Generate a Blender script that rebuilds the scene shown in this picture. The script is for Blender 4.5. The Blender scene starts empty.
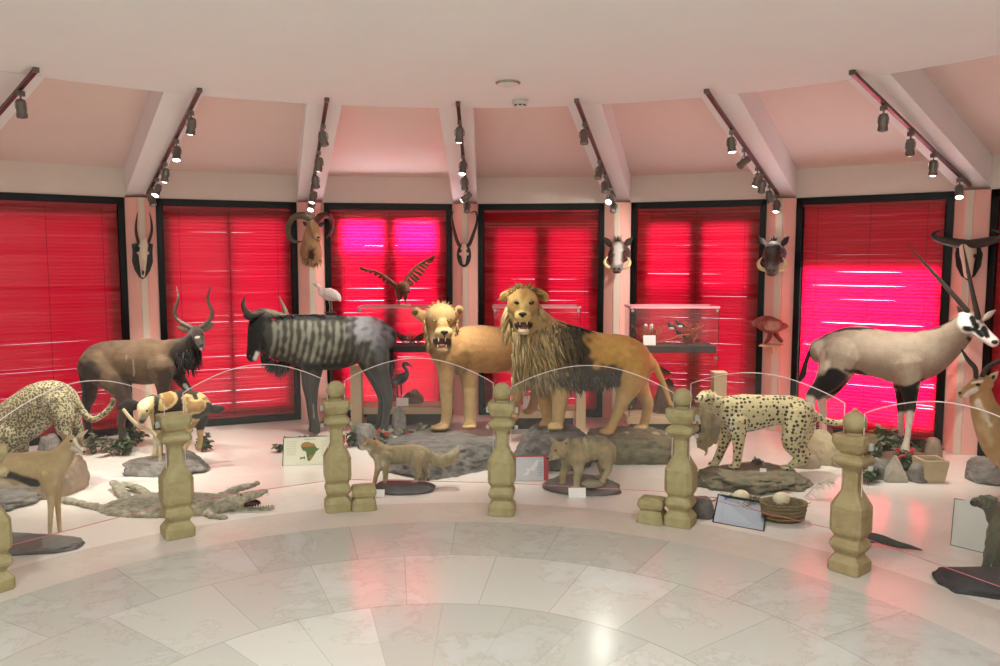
import bpy, bmesh, math, random
import numpy as np
from mathutils import Vector, Matrix, Euler, noise
random.seed(7)
SC = bpy.context.scene
COL = SC.collection
pi = math.pi
V3 = Vector
# ---------------------------------------------------------------- camera
F, PITCH, EYE = 810.0, 0.0921, 1.8
CAM = V3((0, 0, EYE))
FWD = V3((0, math.cos(PITCH), -math.sin(PITCH)))
UPV = V3((0, math.sin(PITCH), math.cos(PITCH)))

def P(px, py, Y):
    """point of the place seen at pixel px,py, standing Y metres into the room"""
    d = FWD + V3((1, 0, 0)) * ((px - 500) / F) + UPV * ((333 - py) / F)
    return CAM + d * (Y / d.y)

def FL(px, py, z=0.0):
    d = FWD + V3((1, 0, 0)) * ((px - 500) / F) + UPV * ((333 - py) / F)
    return CAM + d * ((z - EYE) / d.z)

def PIX(v):
    r = V3(v) - CAM
    w = r.dot(FWD)
    return 500 + F * r.x / w, 333 - F * r.dot(UPV) / w

cam_d = bpy.data.cameras.new('camera')
cam = bpy.data.objects.new('camera', cam_d); COL.objects.link(cam)
cam_d.sensor_width = 36; cam_d.lens = F / 1000 * 36; cam_d.clip_end = 200
cam.location = CAM; cam.rotation_euler = (pi / 2 - PITCH, 0, 0)
SC.camera = cam

# ---------------------------------------------------------------- materials
def lin(c):
    return tuple(((v / 255) / 12.92 if v / 255 <= .04045 else ((v / 255 + .055) / 1.055) ** 2.4) for v in c)

class NT:
    def __init__(s, m): s.t = m.node_tree; s.n = s.t.nodes; s.l = s.t.links
    def add(s, typ, **kw):
        n = s.n.new(typ)
        for k, v in kw.items():
            if k.startswith('i_'): n.inputs[k[2:].replace('_', ' ')].default_value = v
            elif k.startswith('n_'): n.inputs[int(k[2:])].default_value = v
            else: setattr(n, k, v)
        return n
    def link(s, a, b): s.l.new(a, b)

def mat(name, col, rough=.6, var=0, vscale=8, bump=0, bscale=40, metal=0, spec=.5, stretch=None, attr=False, emit=0, sheen=0, trans=None, alpha=1, col2=None):
    m = bpy.data.materials.new(name); m.use_nodes = True
    t = NT(m); b = t.n['Principled BSDF']
    c = lin(col)
    b.inputs['Base Color'].default_value = (*c, 1); b.inputs['Roughness'].default_value = rough
    b.inputs['Metallic'].default_value = metal; b.inputs['Specular IOR Level'].default_value = spec
    if sheen: b.inputs['Sheen Weight'].default_value = sheen
    if emit:
        b.inputs['Emission Color'].default_value = (*c, 1); b.inputs['Emission Strength'].default_value = emit
    tc = t.add('ShaderNodeTexCoord'); mp = t.add('ShaderNodeMapping'); t.link(tc.outputs['Object'], mp.inputs['Vector'])
    if stretch: mp.inputs['Scale'].default_value = stretch
    src = None
    if attr:
        a = t.add('ShaderNodeAttribute', attribute_name='Col'); src = a.outputs['Color']
    if var or col2:
        nz = t.add('ShaderNodeTexNoise', i_Scale=vscale, i_Detail=6.0, i_Roughness=.62); t.link(mp.outputs[0], nz.inputs['Vector'])
        if col2:
            mx = t.add('ShaderNodeMix', data_type='RGBA')
            rp = t.add('ShaderNodeMapRange', n_1=.38, n_2=.62); t.link(nz.outputs['Fac'], rp.inputs[0])
            t.link(rp.outputs[0], mx.inputs[0]); mx.inputs[6].default_value = (*c, 1); mx.inputs[7].default_value = (*lin(col2), 1)
            src = mx.outputs[2]
        if var:
            mr = t.add('ShaderNodeMapRange', n_1=.25, n_2=.75, n_3=1 - var, n_4=1 + var); t.link(nz.outputs['Fac'], mr.inputs[0])
            hs = t.add('ShaderNodeHueSaturation')
            if src is not None: t.link(src, hs.inputs['Color'])
            else: hs.inputs['Color'].default_value = (*c, 1)
            t.link(mr.outputs[0], hs.inputs['Value']); src = hs.outputs['Color']
    if src is not None: t.link(src, b.inputs['Base Color'])
    if bump:
        n2 = t.add('ShaderNodeTexNoise', i_Scale=bscale, i_Detail=5.0, i_Roughness=.6); t.link(mp.outputs[0], n2.inputs['Vector'])
        bp = t.add('ShaderNodeBump', i_Strength=bump, i_Distance=.02); t.link(n2.outputs['Fac'], bp.inputs['Height']); t.link(bp.outputs[0], b.inputs['Normal'])
    return m

def glass_mat(name, tint=(1, 1, 1), gloss=.06, haze=0.0):
    m = bpy.data.materials.new(name); m.use_nodes = True; t = NT(m)
    for n in list(t.n):
        if n.type != 'OUTPUT_MATERIAL': t.n.remove(n)
    out = t.n['Material Output']
    tr = t.add('ShaderNodeBsdfTransparent'); tr.inputs[0].default_value = (*tint, 1)
    gl = t.add('ShaderNodeBsdfGlossy', i_Roughness=.03)
    lw = t.add('ShaderNodeLayerWeight', i_Blend=.15)
    mr = t.add('ShaderNodeMapRange', n_3=gloss, n_4=gloss * 6); t.link(lw.outputs['Fresnel'], mr.inputs[0])
    mx = t.add('ShaderNodeMixShader'); t.link(mr.outputs[0], mx.inputs[0]); t.link(tr.outputs[0], mx.inputs[1]); t.link(gl.outputs[0], mx.inputs[2])
    last = mx
    if haze:
        df = t.add('ShaderNodeBsdfDiffuse'); df.inputs[0].default_value = (.85, .85, .85, 1)
        m2 = t.add('ShaderNodeMixShader'); m2.inputs[0].default_value = haze
        t.link(mx.outputs[0], m2.inputs[1]); t.link(df.outputs[0], m2.inputs[2]); last = m2
    t.link(last.outputs[0], out.inputs[0])
    return m

# ---------------------------------------------------------------- mesh helpers
def link(o, parent=None, loc=None):
    COL.objects.link(o)
    if parent is not None: o.parent = parent
    return o

def obj(name, bm, material, parent=None, smooth=False, world=True):
    """link a bmesh as ONE object; its coordinates are world ones, turned local to the parent's place"""
    me = bpy.data.meshes.new(name)
    off = V3((0, 0, 0))
    if parent is not None and world:
        p = parent
        while p is not None: off += p.location; p = p.parent
        bmesh.ops.translate(bm, vec=-off, verts=bm.verts)
    bm.normal_update(); bm.to_mesh(me); bm.free()
    for x in (material if isinstance(material, (list, tuple)) else [material]): me.materials.append(x)
    if smooth: me.polygons.foreach_set('use_smooth', [True] * len(me.polygons))
    o = bpy.data.objects.new(name, me)
    return link(o, parent)

def tag(o, label=None, cat=None, group=None, kind=None):
    if label: o['label'] = label
    if cat: o['category'] = cat
    if group: o['group'] = group
    if kind: o['kind'] = kind
    return o

def thing(name, label, cat, loc=(0, 0, 0), group=None):
    o = bpy.data.objects.new(name, None); o.empty_display_size = .1; COL.objects.link(o); o.location = loc
    return tag(o, label, cat, group)

def struct(name, bm, m, parent=None, smooth=False):
    o = obj(name, bm, m, parent, smooth)
    if parent is None: o['kind'] = 'structure'
    return o

def copy_tree(o, parent=None):
    c = o.copy(); COL.objects.link(c); c.parent = parent
    for ch in list(o.children): copy_tree(ch, c)
    return c

def BM(): return bmesh.new()

def quad(bm, *pts, mi=0):
    f = bm.faces.new([bm.verts.new(p) for p in pts]); f.material_index = mi; return f

def box(bm, c, s, rz=0, rx=0, ry=0, bev=0, mi=0):
    r = bmesh.ops.create_cube(bm, size=1)
    vs = r['verts']
    M = Matrix.Translation(c) @ Euler((rx, ry, rz)).to_matrix().to_4x4() @ Matrix.Diagonal((*s, 1))
    bmesh.ops.transform(bm, matrix=M, verts=vs)
    fs = set(f for v in vs for f in v.link_faces)
    for f in fs: f.material_index = mi
    if bev:
        es = list(set(e for v in vs for e in v.link_edges))
        bmesh.ops.bevel(bm, geom=es, offset=bev, segments=2, affect='EDGES', profile=.6)

def ring_loft(bm, rings, cap=True, mi=0, closed=True):
    """rings: lists of points"""
    vr = [[bm.verts.new(p) for p in r] for r in rings]
    n = len(vr[0])
    for a, b in zip(vr[:-1], vr[1:]):
        for i in range(n if closed else n - 1):
            f = bm.faces.new((a[i], a[(i + 1) % n], b[(i + 1) % n], b[i])); f.material_index = mi
    if cap:
        for r, rev in ((vr[0], True), (vr[-1], False)):
            f = bm.faces.new(list(reversed(r)) if rev else r); f.material_index = mi
    return vr

def frame_axes(t, ref):
    t = t.normalized(); u = ref - t * ref.dot(t)
    if u.length < .15:
        ref = V3((0, 0, 1)) if abs(t.z) < .9 else V3((1, 0, 0)); u = ref - t * ref.dot(t)
    u.normalize(); return u, t.cross(u)

def resample(pts, k):
    """Catmull-Rom over tuples of floats"""
    if k <= 1 or len(pts) < 3: return pts
    out = []
    n = len(pts)
    for i in range(n - 1):
        p0, p1, p2, p3 = pts[max(i - 1, 0)], pts[i], pts[i + 1], pts[min(i + 2, n - 1)]
        for j in range(k):
            t = j / k
            out.append(tuple(.5 * (2 * b + (c - a) * t + (2 * a - 5 * b + 4 * c - d) * t * t + (3 * b - a - 3 * c + d) * t ** 3) for a, b, c, d in zip(p0, p1, p2, p3)))
    out.append(pts[-1]); return out

def tube(bm, pts, n=10, ref=(0, 1, 0), round_caps=True, k=3, mi=0, twist=0):
    """pts: (x,y,z,rv,ru): elliptical tapering tube; ru lies along ref"""
    pts = [tuple(p) + ((p[3],) if len(p) == 4 else ()) for p in pts]
    pts = resample(pts, k)
    C = [V3(p[:3]) for p in pts]; ref = V3(ref); rings = []
    m = len(C)
    tang = [(C[min(i + 1, m - 1)] - C[max(i - 1, 0)]) for i in range(m)]
    pu = None
    def ring(c, t, rv, ru):
        u, w = frame_axes(t, ref)
        return [c + u * (ru * math.cos(2 * pi * j / n + twist)) + w * (rv * math.sin(2 * pi * j / n + twist)) for j in range(n)]
    if round_caps:
        t = tang[0].normalized(); rv, ru = max(pts[0][3], 1e-5), max(pts[0][4], 1e-5); r = min(rv, ru)
        for a in (.25, .6, .87): rings.append(ring(C[0] - t * r * math.sqrt(1 - a * a), tang[0], rv * a, ru * a))
    for c, t, p in zip(C, tang, pts): rings.append(ring(c, t, max(p[3], 1e-5), max(p[4], 1e-5)))
    if round_caps:
        t = tang[-1].normalized(); rv, ru = max(pts[-1][3], 1e-5), max(pts[-1][4], 1e-5); r = min(rv, ru)
        for a in (.87, .6, .25): rings.append(ring(C[-1] + t * r * math.sqrt(1 - a * a), tang[-1], rv * a, ru * a))
    ring_loft(bm, rings, mi=mi)

def ball(bm, c, r, sub=2, rot=None, mi=0):
    res = bmesh.ops.create_icosphere(bm, subdivisions=sub, radius=1)
    r = (r, r, r) if not hasattr(r, '__len__') else r
    M = Matrix.Translation(c) @ (rot.to_4x4() if rot is not None else Matrix.Identity(4)) @ Matrix.Diagonal((*r, 1))
    bmesh.ops.transform(bm, matrix=M, verts=res['verts'])
    for v in res['verts']:
        for f in v.link_faces: f.material_index = mi

def cyl(bm, a, b, r1, r2=None, n=16, mi=0):
    a, b = V3(a), V3(b); r2 = r1 if r2 is None else r2
    u, w = frame_axes(b - a, V3((0, 1, 0)))
    ring_loft(bm, [[c + u * r * math.cos(2 * pi * j / n) + w * r * math.sin(2 * pi * j / n) for j in range(n)] for c, r in ((a, r1), (b, r2))], mi=mi)

def lathe(bm, prof, n=24, loc=(0, 0, 0), mi=0):
    ring_loft(bm, [[V3(loc) + V3((r * math.cos(2 * pi * j / n), r * math.sin(2 * pi * j / n), z)) for j in range(n)] for r, z in prof], mi=mi)

def rock_bm(c, r, seed, sub=5, rough=.35, flat=0.0, freq=1.3, facet=.35):
    """a lumpy boulder: c centre of its footprint, r half sizes; sits on c.z"""
    bm = BM(); bmesh.ops.create_icosphere(bm, subdivisions=sub, radius=1)
    o = V3((seed * 3.7, seed * 1.3, seed * 2.1))
    rnd = random.Random(seed)
    cuts = []
    for i in range(7):
        a = rnd.uniform(0, 2 * pi); e = rnd.uniform(-.1, .9)
        cuts.append((V3((math.cos(a) * math.cos(e), math.sin(a) * math.cos(e), math.sin(e))), rnd.uniform(.62, .9)))
    for v in bm.verts:
        d = v.co.normalized()
        k = 1 + rough * noise.fractal(d * freq + o, .9, 2.0, 4)
        p = d * k
        for nrm, dd in cuts:
            q = p.dot(nrm)
            if q > dd: p -= nrm * (q - dd) * facet * 2
        if p.z > 1 - flat: p.z = 1 - flat + (p.z - 1 + flat) * .15
        if p.z < -.35: p.z = -.35
        p += d * .045 * noise.fractal(d * 7 + o, .8, 2.0, 3)
        v.co = V3((c[0] + p.x * r[0], c[1] + p.y * r[1], c[2] + (p.z + .35) / 1.35 * r[2]))
    return bm
EXPO = 0.76
FILL_E = 17
# ================================================================ the setting
CX, CY, R = -.3, 2.69, 6.56
TH0, DTH = -.538, 2 * pi / 24
ZT, ZC, RI = 2.41, 3.0, 3.95           # window head, flat ceiling, where beams begin
CO = .27                                 # coffer depth
def pol(th, r, z=0): return V3((CX + r * math.sin(th), CY + r * math.cos(th), z))

M_plaster = mat('plaster', (232, 224, 216), .9, var=.03, vscale=3, bump=.05, bscale=90)
M_pink_paint = mat('pink_paint', (248, 192, 180), .9, var=.02, vscale=3)
M_coffer = mat('coffer_pink_tint', (232, 212, 204), .9, var=.02, vscale=2)  # faint pink of the red window light, put into the coffer colour
M_ceiling = mat('ceiling_paint', (240, 240, 240), .9, var=.02, vscale=2)
M_black = mat('black_aluminium', (9, 8, 8), .3, spec=.25)
M_trunk = mat('white_plastic', (228, 214, 196), .5)
M_pane = {}
def pane_mat(t):
    t = round(t, 3)
    if t not in M_pane: M_pane[t] = glass_mat('window_glass_%d' % int(t * 1000), (t, t, t * 1.02), .04)
    return M_pane[t]

def floor_mat():
    m = bpy.data.materials.new('marble_floor'); m.use_nodes = True; t = NT(m); b = t.n['Principled BSDF']
    tc = t.add('ShaderNodeTexCoord'); sp = t.add('ShaderNodeSeparateXYZ'); t.link(tc.outputs['Object'], sp.inputs[0])
    def M(op, a, bb=None):
        n = t.add('ShaderNodeMath', operation=op)
        for i, x in enumerate((a, bb)):
            if x is None: continue
            if isinstance(x, (int, float)): n.inputs[i].default_value = x
            else: t.link(x, n.inputs[i])
        return n.outputs[0]
    x = M('SUBTRACT', sp.outputs[0], CX); y = M('SUBTRACT', sp.outputs[1], CY)
    r = M('SQRT', M('ADD', M('MULTIPLY', x, x), M('MULTIPLY', y, y)))
    th = M('ARCTAN2', x, y)
    cb = t.add('ShaderNodeCombineXYZ'); t.link(M('MULTIPLY', th, 3.0), cb.inputs[0]); t.link(r, cb.inputs[1])
    br = t.add('ShaderNodeTexBrick', i_Scale=1.0, i_Mortar_Size=.004, i_Brick_Width=.8, i_Row_Height=.7, i_Bias=0.0)
    br.inputs['Color1'].default_value = (.50, .50, .48, 1); br.inputs['Color2'].default_value = (.66, .655, .635, 1); br.inputs['Mortar'].default_value = (.42, .41, .38, 1)
    br.offset = .5; t.link(cb.outputs[0], br.inputs['Vector'])
    # inner display floor: paler
    nz = t.add('ShaderNodeTexNoise', i_Scale=1.3, i_Detail=10.0, i_Roughness=.7, i_Distortion=.3); t.link(tc.outputs['Object'], nz.inputs['Vector'])
    vein = t.add('ShaderNodeValToRGB'); t.link(nz.outputs['Fac'], vein.inputs[0])
    e = vein.color_ramp.elements; e[0].position = .38; e[0].color = (.96, .94, .91, 1); e[1].position = .62; e[1].color = (1, 1, .99, 1)
    k = vein.color_ramp.elements.new(.5); k.color = (.97, .95, .91, 1); k = vein.color_ramp.elements.new(.515); k.color = (.92, .89, .85, 1); k = vein.color_ramp.elements.new(.53); k.color = (.98, .96, .93, 1)
    mx = t.add('ShaderNodeMix', data_type='RGBA', blend_type='MULTIPLY'); mx.inputs[0].default_value = 1
    t.link(br.outputs['Color'], mx.inputs[6]); t.link(vein.outputs[0], mx.inputs[7])
    ins = M('GREATER_THAN', r, 3.16); band = M('GREATER_THAN', r, 2.72)
    mb = t.add('ShaderNodeMix', data_type='RGBA'); t.link(band, mb.inputs[0]); t.link(mx.outputs[2], mb.inputs[6]); mb.inputs[7].default_value = (.64, .575, .53, 1)
    m3 = t.add('ShaderNodeMix', data_type='RGBA', blend_type='MULTIPLY'); m3.inputs[0].default_value = 1
    m2 = t.add('ShaderNodeMix', data_type='RGBA'); t.link(ins, m2.inputs[0]); t.link(mb.outputs[2], m2.inputs[6]); m2.inputs[7].default_value = (.80, .75, .71, 1)
    t.link(m2.outputs[2], m3.inputs[6]); t.link(vein.outputs[0], m3.inputs[7])
    t.link(m3.outputs[2], b.inputs['Base Color'])
    b.inputs['Roughness'].default_value = .19
    t.link(M('ADD', M('MULTIPLY', ins, .45), .45), b.inputs['Specular IOR Level'])
    return m
bm = BM()
bmesh.ops.create_circle(bm, cap_ends=True, segments=96, radius=R + .5, matrix=Matrix.Translation((CX, CY, 0)))
struct('floor', bm, floor_mat())

KS = list(range(-3, 9))                   # pillars that carry windows between them
th = lambda k: TH0 + DTH * k
DE = .15 / R
# flat ceiling: a disc whose rim follows the beams
bm = BM()
vs = [bm.verts.new(pol(2 * pi * i / 96, RI, ZC)) for i in range(96)]
bm.faces.new(list(reversed(vs)))
ce = struct('ceiling', bm, M_ceiling)
# wall behind the visitor (plain, closes the ring) and above everything
back0, back1 = th(KS[-1]), th(KS[0]) + 2 * pi
bm = BM(); pts = [back0 + (back1 - back0) * i / 30 for i in range(31)]
ring_loft(bm, [[pol(a, R, 0) for a in pts], [pol(a, R, 3.3) for a in pts]], cap=False, closed=False)
struct('wall_back', bm, M_plaster)
bm = BM()
ring_loft(bm, [[pol(a, R, ZC + CO) for a in pts], [pol(a, RI - .02, ZC + CO) for a in pts]], cap=False, closed=False)
struct('ceiling_back', bm, M_ceiling)
# riser between flat ceiling and coffers all round
bm = BM(); aa = [2 * pi * i / 96 for i in range(97)]
ring_loft(bm, [[pol(a, RI - .01, ZC - .002) for a in aa], [pol(a, RI - .01, ZC + CO + .06) for a in aa]], cap=False, closed=False)
struct('ceiling_rim', bm, M_ceiling)

M_slat = None
def slat_mat(name, c_dif, c_tr, tr):
    m = bpy.data.materials.new(name); m.use_nodes = True; t = NT(m)
    for n in list(t.n):
        if n.type != 'OUTPUT_MATERIAL': t.n.remove(n)
    out = t.n['Material Output']
    d = t.add('ShaderNodeBsdfDiffuse'); d.inputs[0].default_value = (*c_dif, 1)
    s = t.add('ShaderNodeBsdfTranslucent'); s.inputs[0].default_value = (*c_tr, 1)
    g = t.add('ShaderNodeBsdfGlossy', i_Roughness=.38); g.inputs[0].default_value = (.9, .85, .85, 1)
    a = t.add('ShaderNodeMixShader'); a.inputs[0].default_value = tr; t.link(d.outputs[0], a.inputs[1]); t.link(s.outputs[0], a.inputs[2])
    b = t.add('ShaderNodeMixShader'); b.inputs[0].default_value = .07; t.link(a.outputs[0], b.inputs[1]); t.link(g.outputs[0], b.inputs[2])
    t.link(b.outputs[0], out.inputs[0]); return m
M_slat = slat_mat('red_slats', (.50, .003, .012), (.90, .002, .044), .55)
M_rail = mat('red_rail', (150, 12, 28), .4)
M_cord = mat('red_cord', (120, 8, 22), .7)

beam_n = 0
WINS = {   # panes (u0,u1,v0,v1,tint) in shares of the opening; tint stands in for outside brightness
 -3: [(.08, .92, .05, .95, 0.029)], -2: [(.08, .92, .05, .95, 0.029)],
 -1: [(.08, .92, .05, .95, 0.032)],
 0: [(.06, .48, .05, .95, 0.054), (.52, .94, .05, .95, 0.061)],
 1: [(.10, .45, .02, .80, 0.115), (.56, .91, .02, .80, 0.115), (.10, .45, .80, .945, 1.0), (.56, .91, .80, .945, 1.0)],
 2: [(.10, .45, .03, .91, 0.061), (.57, .92, .03, .91, 0.061)],
 3: [(.09, .44, .03, .62, 0.047), (.55, .91, .03, .62, 0.047), (.09, .44, .62, .93, 0.094), (.55, .91, .62, .93, 0.094)],
 4: [(.02, .97, .72, .98, 0.014), (.02, .97, .05, .72, .36)],
 5: [(.06, .94, .05, .95, 0.022)], 6: [(.06, .94, .05, .95, 0.022)], 7: [(.06, .94, .05, .95, 0.022)],
}
blind_rng = random.Random(3)
BL_LABEL = {-1: 'red venetian blind in the leftmost window, behind the leopard', 0: 'red venetian blind in the window behind the spiral horned antelope',
 1: 'red venetian blind with two bright top panes, behind the eagle', 2: 'red venetian blind in the window behind the maned lion head',
 3: 'red venetian blind in the window between the two warthog heads', 4: 'bright pink red venetian blind with dark top, behind the oryx',
 5: 'red venetian blind at the right edge, beyond the buffalo skull', -2: 'red venetian blind of a window left of the picture', -3: 'red venetian blind far left of the picture', 6: 'red venetian blind right of the picture', 7: 'red venetian blind far right of the picture'}
for k in KS:
    c = th(k); beam_n += 1
    rad = V3((math.sin(c), math.cos(c), 0)); tan = V3((math.cos(c), -math.sin(c), 0))
    # pillar: two slanting faces either side of a narrow cable trunk
    bm = BM()
    sec = [(-.15, .12), (-.15, 0), (-.045, -.075), (.045, -.075), (.15, 0), (.15, .12)]
    ring_loft(bm, [[pol(c, R) + tan * a + rad * b + V3((0, 0, z)) for a, b in sec] for z in (0, ZT)])
    pil = struct('trim_%d' % beam_n, bm, M_pink_paint)
    bm = BM(); box(bm, pol(c, R - .082, ZT / 2), (.06, .02, ZT), rz=-c, bev=.004); obj('cable_trunk', bm, M_trunk, pil)
    # beam
    bm = BM(); w = .135
    def pt(r, s, z): return pol(c, r) + tan * s + V3((0, 0, z))
    prof = [(R + .12, ZT), (RI, ZC)]
    ring_loft(bm, [[pt(r, -w, z + CO + .04), pt(r, -w, z), pt(r, w, z), pt(r, w, z + CO + .04)] for r, z in prof])
    struct('trim_%d' % (beam_n + 20), bm, M_ceiling)
    if k == KS[-1]: break
    c2 = th(k + 1); mid = (c + c2) / 2
    tan2 = V3((math.cos(c2), -math.sin(c2), 0))
    # coffer panel and lintel
    a0, a1 = pol(c, R + .1) + tan * w, pol(c2, R + .1) - tan2 * w
    i0, i1 = pol(c, RI) + tan * w, pol(c2, RI) - tan2 * w
    up = lambda p, z: V3((p.x, p.y, z))
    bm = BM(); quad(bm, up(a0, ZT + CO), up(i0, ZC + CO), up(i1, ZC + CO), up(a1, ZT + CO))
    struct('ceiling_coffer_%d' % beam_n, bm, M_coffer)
    b0, b1 = pol(c, R - .0) + tan * w, pol(c2, R - .0) - tan2 * w
    bm = BM()
    ring_loft(bm, [[up(b0, ZT), up(b1, ZT), up(a1, ZT), up(a0, ZT)], [up(b0, ZT + CO + .03), up(b1, ZT + CO + .03), up(a1, ZT + CO + .03), up(a0, ZT + CO + .03)]])
    struct('wall_lintel_%d' % beam_n, bm, M_plaster)
    # window: black frame, inner sash, panes
    p0, p1 = pol(c + DE, R + .015), pol(c2 - DE, R + .015)
    ux = (p1 - p0); L = ux.length; ux.normalize(); nrm = V3((-ux.y, ux.x, 0))   # outward
    if nrm.dot(p0 - V3((CX, CY, 0))) < 0: nrm = -nrm
    rzz = math.atan2(ux.y, ux.x)
    at = lambda u, d, z: p0 + ux * u + nrm * d + V3((0, 0, z))
    win = bpy.data.objects.new('window_%d' % beam_n, None); COL.objects.link(win); win['kind'] = 'structure'; win.location = at(L / 2, 0, 0)
    bm = BM(); fw = .062
    for u in (fw / 2, L - fw / 2): box(bm, at(u, .03, ZT / 2), (fw, .12, ZT), rz=rzz, bev=.004)
    box(bm, at(L / 2, .03, ZT - .035), (L, .12, .07), rz=rzz, bev=.004)
    box(bm, at(L / 2, .03, .035), (L, .12, .07), rz=rzz, bev=.004)
    obj('window_frame', bm, M_black, win)
    panes = WINS[k]; W0, W1, Z0, Z1 = fw, L - fw, .07, ZT - .07
    # sash: fills the opening except for the panes
    us = sorted(set([0, 1] + [round(p[0], 3) for p in panes] + [round(p[1], 3) for p in panes]))
    vs_ = sorted(set([0, 1] + [round(p[2], 3) for p in panes] + [round(p[3], 3) for p in panes]))
    bm = BM()
    for i in range(len(us) - 1):
        for j in range(len(vs_) - 1):
            um, vm = (us[i] + us[i + 1]) / 2, (vs_[j] + vs_[j + 1]) / 2
            if any(p[0] < um < p[1] and p[2] < vm < p[3] for p in panes): continue
            ua, ub, va, vb = W0 + (W1 - W0) * us[i], W0 + (W1 - W0) * us[i + 1], Z0 + (Z1 - Z0) * vs_[j], Z0 + (Z1 - Z0) * vs_[j + 1]
            box(bm, at((ua + ub) / 2, .052, (va + vb) / 2), (ub - ua, .04, vb - va), rz=rzz)
    obj('window_sash', bm, M_black, win)
    for (u0, u1, v0, v1, tr) in panes:
        bm = BM(); ua, ub, va, vb = W0 + (W1 - W0) * u0, W0 + (W1 - W0) * u1, Z0 + (Z1 - Z0) * v0, Z0 + (Z1 - Z0) * v1
        box(bm, at((ua + ub) / 2, .052, (va + vb) / 2), (ub - ua, .006, vb - va), rz=rzz); obj('window_pane', bm, pane_mat(math.sqrt(tr)), win)
    # blind
    if True:
        bl = thing('venetian_blind', BL_LABEL[k], 'blind', at(L / 2, 0, Z1), 'red venetian blinds') if -1 <= k <= 5 else win
        bm = BM(); box(bm, at(L / 2, .0, Z1 - .015), (W1 - W0 - .01, .04, .03), rz=rzz, bev=.003); obj('head_rail', bm, M_rail, bl)
        bm = BM(); pitch = .034; n = int((Z1 - Z0 - .06) / pitch); gp = .014 if k == 4 else .004; lo = W0 + gp; hi = W1 - gp
        for i in range(n):
            z = Z1 - .045 - i * pitch
            tl = math.radians(72 + blind_rng.uniform(-6, 5)); sag = blind_rng.uniform(-.005, .003)
            leak = blind_rng.random()
            tl1 = tl2 = tl
            if leak < .16: tl1 = math.radians(blind_rng.uniform(50, 62))
            elif leak < .30: tl2 = math.radians(blind_rng.uniform(50, 62))
            hw = .0205
            rings = []
            for s in range(7):
                f = s / 6; u = lo + (hi - lo) * f
                a = tl1 + (tl2 - tl1) * f; zz = z + sag * math.sin(pi * f)
                rings.append([at(u, -hw * math.cos(a), zz + hw * math.sin(a)) , at(u, .0035 * math.sin(a) , zz + .0035*math.cos(a)), at(u, hw * math.cos(a), zz - hw * math.sin(a))])
            ring_loft(bm, rings, cap=False, closed=False)
        obj('slats' if bl is not win else 'blind_slats', bm, M_slat, bl, smooth=False)
        bm = BM()
        for u in (L * .15, L * .5, L * .85):
            for d in (-.022,): cyl(bm, at(u, d, Z1 - .02), at(u, d, Z0 + .03), .0022, n=5)
        obj('ladder_cords', bm, M_cord, bl)
        bm = BM(); box(bm, at(L / 2, 0, Z0 + .018), (W1 - W0 - .02, .026, .022), rz=rzz, bev=.003); obj('bottom_rail', bm, M_rail, bl)

# daylight outside
w = bpy.data.worlds.new('daylight'); SC.world = w; w.use_nodes = True
w.node_tree.nodes['Background'].inputs[0].default_value = (.93, .97, 1, 1)
w.node_tree.nodes['Background'].inputs[1].default_value = 21.0

# ================================================================ track lights
M_track = mat('track_metal', (92, 60, 56), .35, metal=.7)
M_can = mat('lamp_can', (112, 110, 102), .35, metal=.6)
M_chrome = mat('lamp_chrome', (190, 188, 184), .2, metal=.9)
M_lens = mat('lit_lens', (255, 250, 240), .4, emit=9)
M_lens_off = mat('unlit_lens', (150, 148, 145), .2)

def spot(track_name, pos, aim, lit, label, scale=1.0, energy=85):
    s = thing('track_spotlight', label, 'spotlight', pos, 'spotlights on the ceiling tracks')
    d = (aim - pos).normalized()
    bm = BM(); box(bm, pos + V3((0, 0, -.022)), (.03, .06, .035), bev=.004); cyl(bm, pos + V3((0, 0, -.03)), pos + V3((0, 0, -.075)), .006, n=8); obj('track_adapter', bm, M_can, s)
    c = pos + V3((0, 0, -.125))
    u, wv = frame_axes(d, V3((1, 0, 0)))
    bm = BM()
    pts = [c + u * .036, c + u * .036 - d * .02 + V3((0, 0, .02)), pos + V3((0, 0, -.07)), c - u * .036 - d * .02 + V3((0, 0, .02)), c - u * .036]
    tube(bm, [(*p, .0045) for p in pts], n=6, k=2); obj('yoke', bm, M_chrome, s)
    bm = BM(); prof = [(.016, -.066), (.028, -.06), (.031, -.05), (.031, .026), (.034, .031), (.034, .054), (.03, .054), (.03, .044), (.002, .044)]
    n = 18; X, Yv = frame_axes(d, V3((0, 0, 1)))
    ring_loft(bm, [[c + d * z + X * r * math.cos(2 * pi * j / n) + Yv * r * math.sin(2 * pi * j / n) for j in range(n)] for r, z in prof]); obj('lamp_can', bm, M_can, s, smooth=False)
    bm = BM(); ring_loft(bm, [[c + d * z + X * r * math.cos(2 * pi * j / n) + Yv * r * math.sin(2 * pi * j / n) for j in range(n)] for r, z in ((.029, .045), (.029, .053), (.018, .06), (.003, .063))]); obj('lens', bm, M_lens if lit else M_lens_off, s, smooth=True)
    if lit:
        L = bpy.data.lights.new('lamp_beam', 'SPOT'); L.energy = energy; L.spot_size = math.radians(64); L.spot_blend = .9; L.shadow_soft_size = .035; L.color = (1, .97, .86)
        lo = bpy.data.objects.new('lamp_beam', L); COL.objects.link(lo); lo.parent = s
        lo.location = c + d * .085 - V3(pos); lo.rotation_euler = d.to_track_quat('-Z', 'Y').to_euler()
    return s

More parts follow.
